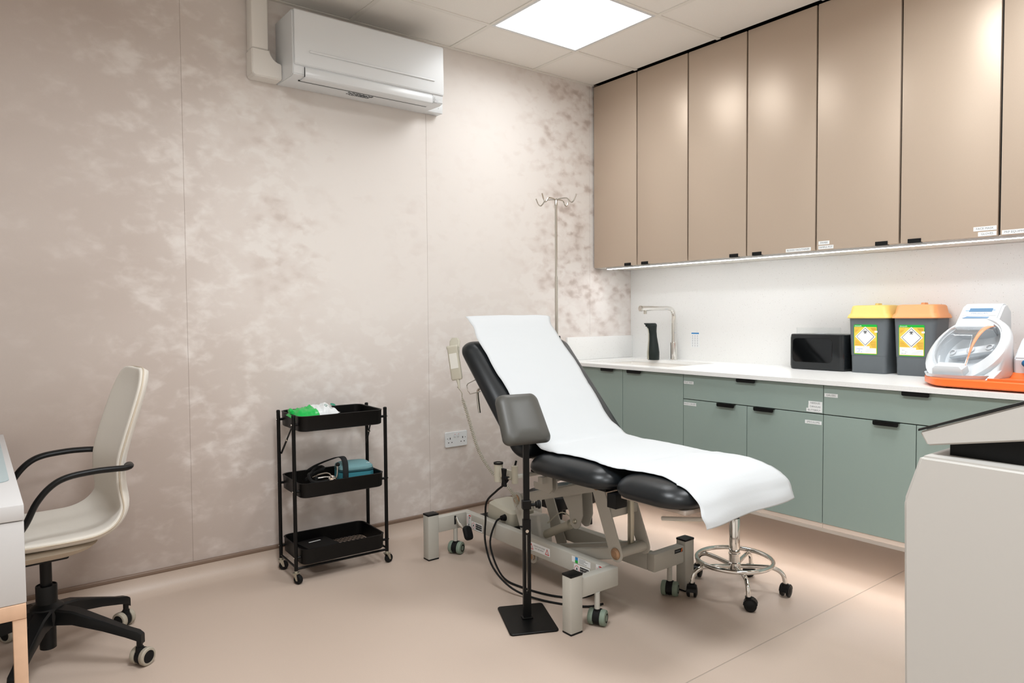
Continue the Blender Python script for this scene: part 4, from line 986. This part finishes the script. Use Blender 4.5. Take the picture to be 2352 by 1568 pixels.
cdk = thing('notice_card', 'small white hand-washing card with a blue heading stuck on the backsplash', 'notice', (XW-.012, 2.80, 1.03))
MB().box((XW-.0132, 2.77, .982), (XW-.0122, 2.836, 1.08)).build('card', M_LABW, cdk)
MB().box((XW-.0137, 2.774, 1.068), (XW-.0132, 2.832, 1.076)).build('heading', M_STB, cdk)
m = MB()
for i in range(5):
    for j in range(3):
        y, z = 2.823-j*.019, 1.056-i*.0155; m.lathe([(.0045, 0), (.0045, .0004)], (XW-.0132, y, z), (-1, 0, 0), 8); m.box((XW-.0136, y-.006, z-.0085), (XW-.0132, y+.006, z-.007))
m.build('pictograms', M_LGREY, cdk, 0)['kind'] = 'stuff'

# black dispenser box with a clear tray on top
bb = thing('glove_dispenser', 'glossy black rounded dispenser box on the worktop beside the sharps bins', 'dispenser', (3.54, 1.905, ZT))
BBM = TR((3.545, 1.9, ZT))
MB(BBM).slab([(.145, .28, .02, .0003), (.16, .296, .025, .004), (.166, .302, .028, .02), (.166, .302, .028, .165), (.160, .296, .026, .184), (.15, .286, .02, .187)], 6).build('body', M_SMOKE, bb)
MB(BBM).slab([(.002, .20, .0009, 0), (.002, .20, .0009, .1)], M=TR((0, 0, 0))) if 0 else None
fr = MB(BBM @ TR((-.0835, .018, .102), (0, R(-90), 0)))
fr.slab([(.125, .215, .02, 0), (.123, .213, .019, .0015)], 6); fr.build('front_window', M_GLOSSB, bb)
MB(BBM).slab([(.11, .20, .02, .1875, 0, .03), (.11, .20, .02, .219, 0, .03), (.106, .196, .018, .219, 0, .03), (.106, .196, .018, .189, 0, .03)], 5).build('clear_tray', M_CLEAR2, bb)
MB(BBM).box((-.04, -.02, .1873), (-.015, .02, .190), .001, 1).build('latch', M_LGREY, bb)

def sharps_bin(y0, y1, lidm, label, ink, lines):
    yc = (y0+y1)/2; t = thing('sharps_bin', label, 'sharps bin', (3.545, yc, ZT), 0, 'sharps bins')
    B = TR((3.545, yc, ZT)); w = y1-y0
    MB(B).slab([(.145, w-.012, .018, .0003), (.15, w-.006, .02, .004), (.154, w, .022, .085), (.157, w+.002, .022, .087), (.166, w+.018, .024, .268), (.160, w+.012, .022, .269)], 6).build('bin_body', M_BIN, t)
    ld = MB(B).slab([(.182, w+.034, .03, .2685), (.186, w+.040, .03, .272), (.178, w+.032, .03, .285), (.166, w+.018, .03, .293), (.156, w+.006, .03, .325), (.146, w-.006, .026, .331), (.12, w-.03, .02, .333)], 6).build('lid', lidm, t)
    MB(B).slab([(.045, .02, .006, .3325), (.04, .016, .005, .342)], M=TR((.03, 0, 0))).build('lid_tab', lidm, ld)
    slope = math.atan2(.0055, .18)
    F = B @ Matrix.Translation((-.0810, .010, .165)) @ Matrix.Rotation(-slope, 4, 'Y') @ Matrix(((0, 0, -1, 0), (-1, 0, 0, 0), (0, 1, 0, 0), (0, 0, 0, 1))) @ Matrix.Scale(1.2, 4)
    # in label space x runs right, y up, z towards the viewer
    lw, lh = .094, .122
    lb = MB(F).slab([(lw, lh, .005, 0), (lw, lh, .005, .0008)], 4).build('label', M_LABG, t, 0)
    def patch(x0, y0_, x1, y1_, z, name, mt): return MB(F).box((x0, y0_, z), (x1, y1_, z+.0003)).build(name, mt, lb, 0)
    patch(-lw/2+.002, -lh/2+.003, lw/2-.002, lh/2-.010, .0008, 'yellow_field', M_LABY)
    patch(-lw/2+.004, -lh/2+.005, lw/2-.004, -lh/2+.026, .0012, 'white_field', M_LABW)
    patch(-lw/2+.004, -lh/2+.026, lw/2-.030, -lh/2+.034, .0012, 'white_field', M_LABW)
    c0 = .012
    for r_, z_, mt, nm in ((.041, .0013, M_LABW, 'diamond'), (.036, .0017, M_INK, 'diamond_border'), (.0335, .0021, M_LABW, 'diamond_field')):
        MB(F).prism([(r_, c0), (0, c0+r_), (-r_, c0), (0, c0-r_)], 'z', z_, z_+.0003).build(nm, mt, lb, 0)
    m = MB(F)
    for a in (90, 210, 330):
        px, py = .0048*math.cos(R(a)), c0+.019+.0048*math.sin(R(a))
        pts = [(px+.0042*math.cos(R(a+q)), py+.0042*math.sin(R(a+q)), .0026) for q in range(40, 321, 20)]
        m.tube(pts, .0007, 4)
        m.tube([(.0015*math.cos(R(a)), c0+.019+.0015*math.sin(R(a)), .0026), (px, py, .0026)], .0008, 4)
    m.tube([(.0042*math.cos(R(a)), c0+.019+.0042*math.sin(R(a)), .0026) for a in range(0, 360, 30)], .0005, 4, closed=True)
    m.build('biohazard_symbol', M_INK, lb, 0)
    m = MB(F); m.text('sharpsafe', .0075, Matrix.Translation((-lw/2+.004, lh/2-.0055, .0012)), 'LEFT'); m.build('lettering', M_LABW, lb, 0, False)
    m = MB(F); m.text('DANGER', .006, Matrix.Translation((-lw/2+.004, lh/2-.015, .0013)), 'LEFT', .8)
    rs = random.Random(3)
    for i in range(5): m.box((-lw/2+.004, lh/2-.0215-i*.0028, .0012), (-lw/2+.004+.016-i*.0028, lh/2-.0203-i*.0028, .0014))
    for i in range(3): m.box((lw/2-.026+i*.003, lh/2-.016-i*.0038, .0012), (lw/2-.004, lh/2-.0135-i*.0038, .0014))
    for i in range(6): m.box((-lw/2+.004, -lh/2+.038+i*.0034, .0012), (-.030+.0105-i*.0035+.006, -lh/2+.0391+i*.0034, .0014))
    for i in range(8): m.box((.024-min(i, 4)*.002+.003, -lh/2+.030+i*.0034, .0012), (lw/2-.004, -lh/2+.0311+i*.0034, .0014))
    m.build('small_print', M_INKBR, lb, 0)['kind'] = 'stuff'
    m = MB(F)
    for i in range(7): m.lathe([(.0008, 0), (.0008, .0002)], (-lw/2+.008+i*.008, -lh/2+.030+.0015*(i % 2), .0015), (0, 0, 1), 6)
    for i in range(3): m.box((.0, -lh/2+.0095+i*.0055, .0015), (lw/2-.006, -lh/2+.0100+i*.0055, .0017))
    m.build('form_lines', M_INKG, lb, 0)['kind'] = 'stuff'
    m = MB(F)
    for i, (tx, xo) in enumerate(lines): m.text(tx, .0065, Matrix.Translation((-lw/2+.008+xo, -lh/2+.0225-i*.0062, .0017)), 'LEFT')
    m.build('handwriting', ink, lb, 0, False)
    patch(lw/2-.010, lh/2-.032, lw/2+.001, lh/2-.025, .0013, 'white_tab', M_LABW)
    return t
sharps_bin(1.548, 1.722, M_YEL, 'grey sharps bin with a yellow lid between black dispenser and orange-lidded bin', M_INKB, [('LONDON', 0), ('JR', .012), ('26.01.24', .004)])
sharps_bin(1.338, 1.508, M_ORL, 'grey sharps bin with an orange lid next to the white centrifuge', M_INK, [('W1', .004), ('Y L', .016), ('14.5.24', 0)])

# =================================================================== CENTRIFUGE
cf = thing('centrifuge', 'white blood centrifuge with clear round dome on an orange tray base', 'centrifuge', (3.28, 1.0, ZT))
# orange tray
def rpoly(pts, r, n=5):
    out = []; N = len(pts)
    for i in range(N):
        p, a, b = Vector(pts[i]), Vector(pts[i-1]), Vector(pts[(i+1) % N]); rr_ = r[i] if isinstance(r, (list, tuple)) else r
        da, db = (a-p).normalized(), (b-p).normalized(); p0, p1 = p+da*rr_, p+db*rr_
        for k in range(n+1):
            t = k/n; out.append(tuple((1-t)**2*p0+2*t*(1-t)*p+t*t*p1))
    return out
base = [(3.00, .52), (3.00, 1.16), (3.16, 1.265), (3.52, 1.265), (3.56, 1.2), (3.56, .52)]
bp_ = rpoly(base, [.01, .05, .08, .04, .03, .01])
def shrink(pts, s, z):
    c = Vector((3.28, .9)); return [((x-c.x)*(1-s)+c.x, (y-c.y)*(1-s)+c.y, z) for x, y in pts]
MB().loft([shrink(bp_, .03, ZT+.006), shrink(bp_, 0, ZT+.012), shrink(bp_, 0, ZT+.034), shrink(bp_, .012, ZT+.038)]).build('tray_base', M_ORANGE, cf)
for q in ((3.05, 1.12), (3.05, .6), (3.5, 1.15), (3.5, .6)): MB().cyl((*q, ZT+.0002), (*q, ZT+.008), .012, n=12).build('rubber_foot', M_RUB, cf)
# sunken tray in front of the right-hand block
m = MB(); m.prism([(3.02, ZT+.0385), (3.02, ZT+.046), (3.04, ZT+.046), (3.06, ZT+.0395), (3.2, ZT+.0395), (3.22, ZT+.06), (3.22, ZT+.0385)], 'y', .54, .98); m.build('tray_lip', M_ORANGE, cf)
# tilted bowl housing
NB = Vector((-.70, .27, .66)).normalized(); CB = Vector((3.222, 1.118, ZT+.14)); FBm = Matrix.Translation(CB) @ frame(NB, (0, 1, 0))
def ell(a, b, z, n=40, off=-.016): return [FBm @ Vector((a*math.cos(2*math.pi*i/n), b*math.sin(2*math.pi*i/n)+(off if a < .162 else 0), z)) for i in range(n)]
def foot(gr, z, n=40):
    out = []
    for i in range(n):
        p = (FBm @ Vector((math.cos(2*math.pi*i/n), math.sin(2*math.pi*i/n), 0)))-CB; a = math.atan2(p.y, p.x)
        q = Vector((math.copysign(abs(math.cos(a))**.9, math.cos(a))*(.20+gr), math.copysign(abs(math.sin(a))**.9, math.sin(a))*(.148+gr), 0))
        out.append(Vector((max(3.018-gr, min(3.45, 3.215+q.x)), min(1.258, 1.105+q.y), z)))
    return out
fo0, fo1 = foot(-.006, ZT+.0385), foot(0, ZT+.052)
MB().loft([fo0, fo1, ell(.166, .172, -.010), ell(.166, .172, .002), ell(.164, .170, .010), ell(.152, .155, .017), ell(.137, .138, .020), ell(.132, .133, .012), ell(.128, .129, .012), ell(.125, .126, .004)], cap1=False).build('housing', M_CF, cf, 50)
MB().loft([ell(.125, .126, .0045), ell(.118, .119, -.042), ell(.09, .09, -.058), ell(.02, .02, -.062)], cap0=False).build('rotor_bowl', mat('bowl_grey', '#cdd1d4', .35), cf, 50)
MB().loft([ell(.128, .129, .0125), ell(.125, .126, .022), ell(.113, .114, .036), ell(.09, .091, .047), ell(.058, .058, .054), ell(.02, .021, .053)], cap0=False).build('dome', M_CLEAR, cf, 60)
r0 = FBm @ Vector((0, 0, -.03)); F2 = FBm @ Matrix.Translation((0, -.016, -.028)) @ Matrix.Scale(.88, 4)
MB(F2).box((-.10, -.022, -.008), (.10, .022, .010), .004).build('rotor_arm', M_CF, cf)
for s in (-1, 1):
    MB(F2).lathe([(.012, -.012), (.016, -.010), (.016, .016), (.012, .017), (.011, .004)], (.085*s, 0, 0)).build('tube_cup', M_LGREY, cf)
MB(F2).lathe([(.018, .008), (.018, .016), (.006, .022)], (0, 0, 0)).build('rotor_hub', M_LGREY, cf)
# display head
hd = MB().prism([(3.265, 1.128), (3.275, 1.146), (3.365, 1.226), (3.40, 1.232), (3.45, 1.20), (3.47, .99), (3.42, 1.03)], 'y', 1.035, 1.185, .008, 3).build('display_head', M_CF, cf)
dS = Vector((.09, 0, .08)).normalized(); dN = Vector((-dS.z, 0, dS.x))
HF = Matrix.Translation(Vector((3.322, 1.11, 1.188))+dN*.0003) @ Matrix(((0, dS.x, dN.x, 0), (-1, 0, 0, 0), (0, dS.z, dN.z, 0), (0, 0, 0, 1)))
MB(HF).slab([(.125, .062, .006, 0), (.125, .062, .006, .0008)], M=TR((0, .020, 0))).build('display_bezel', M_LGREY, hd, 0)
MB(HF).box((-.042, .012, .001), (.042, .034, .0016)).build('display_screen', M_LCD, hd, 0)
m = MB(HF); m.box((-.056, .017, .001), (-.042, .020, .0014)); m.box((.042, .022, .001), (.052, .025, .0014)); m.build('blue_print', M_STB, hd, 0)
MB(HF).text('MAGELLAN', .012, Matrix.Translation((0, .002, .0012))).build('lettering', M_LCD, hd, 0, False)
MB(HF).prism([(-.058, -.028), (.052, -.028), (.048, -.018), (-.042, -.016)], 'z', .0003, .001).build('key_strip', M_LCD, hd, 0)
# clear shield from head to latch, orange stripe on its right edge
def shield_path(off=0):
    return catmull([Vector((3.270, 1.06, 1.137)), Vector((3.19, 0, 1.120)), Vector((3.115, 0, 1.065)), Vector((3.066, 1.11, ZT+.085))], 8)
spth = shield_path(); rows = []
for i, p in enumerate(spth):
    t = i/(len(spth)-1); w0 = .072*(1-t)+.05*t; yc = 1.108+.012*t; rows.append([(p.x, yc+w0*q, p.z) for q in (1, .5, 0, -.5, -1)])
MB().grid(rows).build('clear_shield', M_CLEAR, cf, 60, solid=.002)
rows2 = []
for i, p in enumerate(spth):
    t = i/(len(spth)-1); w0 = .072*(1-t)+.05*t; yc = 1.108+.012*t; ww = .024*(1-t)**1.2+.0015; rows2.append([(p.x-.002, yc-w0-.001, p.z+.002), (p.x-.002, yc-w0+ww, p.z+.003)])
MB().grid(rows2).build('orange_stripe', mat('stripe_orange', '#f39a72', .35), cf, 60, solid=.0015)
LM = TR((3.062, 1.12, ZT+.052), (0, R(-16), R(-4)))
MB(LM).slab([(.05, .108, .004, 0), (.056, .114, .004, .006), (.054, .11, .004, .030), (.044, .09, .004, .040)]).build('latch_box', M_CF, cf)
# right-hand block with side cover, clear tube holder and blue valve
MB().prism([(3.22, ZT+.0385), (3.215, ZT+.115), (3.30, ZT+.185), (3.40, ZT+.235), (3.55, ZT+.235), (3.55, ZT+.0385)], 'y', .54, .955, .006, 2).build('pump_block', M_CF, cf)
MB().prism([(3.02, ZT+.039), (3.22, ZT+.10), (3.22, ZT+.039)], 'y', .968, .990, .002, 1).build('side_fairing', M_CF, cf)
v = MB(); v.sphere((3.20, .905, ZT+.098), .018, 14, (.8, 1.1, .9)); v.cyl((3.215, .905, ZT+.098), (3.19, .905, ZT+.098), .012, n=12); v.cyl((3.195, .895, ZT+.10), (3.195, .885, ZT+.118), .006, n=8); v = v.build('valve_knob', M_BLUEV, cf)
m = MB(); m.tube(catmull([(3.197, .905, ZT+.09), (3.195, .895, ZT+.075), (3.195, .888, ZT+.06)], 4), .008, 10); m.sphere((3.195, .885, ZT+.057), .015, 14, (.8, 1.2, .8)); m.build('valve_body', M_NAVY, cf)
MB().slab([(.11, .16, .02, 0), (.12, .17, .025, .05), (.08, .12, .02, .075)], M=TR((3.36, .80, ZT+.2), (0, R(-30), 0))).build('clear_cover', M_CLEAR, cf)
MB().cyl((3.45, .972, 1.15), (3.45, .95, 1.15), .008, n=12).build('side_knob', M_LGREY, cf)

# =================================================================== WHITE CONSOLE (right foreground)
cs = thing('laser_console', 'tall white floor-standing medical console with tilted black-topped display, right edge', 'console', (1.66, .33, 0))
CX0, CX1 = 1.45, 1.86
MB().prism([(.598, .02), (.611, .828), (.582, .921), (.06, .917), (.05, .02)], 'x', CX0, CX1, .006, 3).build('body', M_DEV, cs)
MB().box((CX0+.03, .08, 0), (CX1-.03, .57, .02)).build('plinth', M_BLKM, cs)
MB().box((1.50, .12, .9175), (CX1-.05, .548, .975), .002).build('neck', M_BLKM, cs)
hd = MB().prism([(.592, .964), (.577, .938), (.40, .972), (.15, .98), (.15, 1.145)], 'x', 1.472, CX1-.02, .003, 2).build('display_head', M_DEV, cs)
m = MB(); m.prism([(.594, .9645), (.594, .9695), (.15, 1.1505), (.15, 1.1455)], 'x', 1.470, CX1-.018, .001, 1); m.build('display_glass', M_GLOSSB, cs)
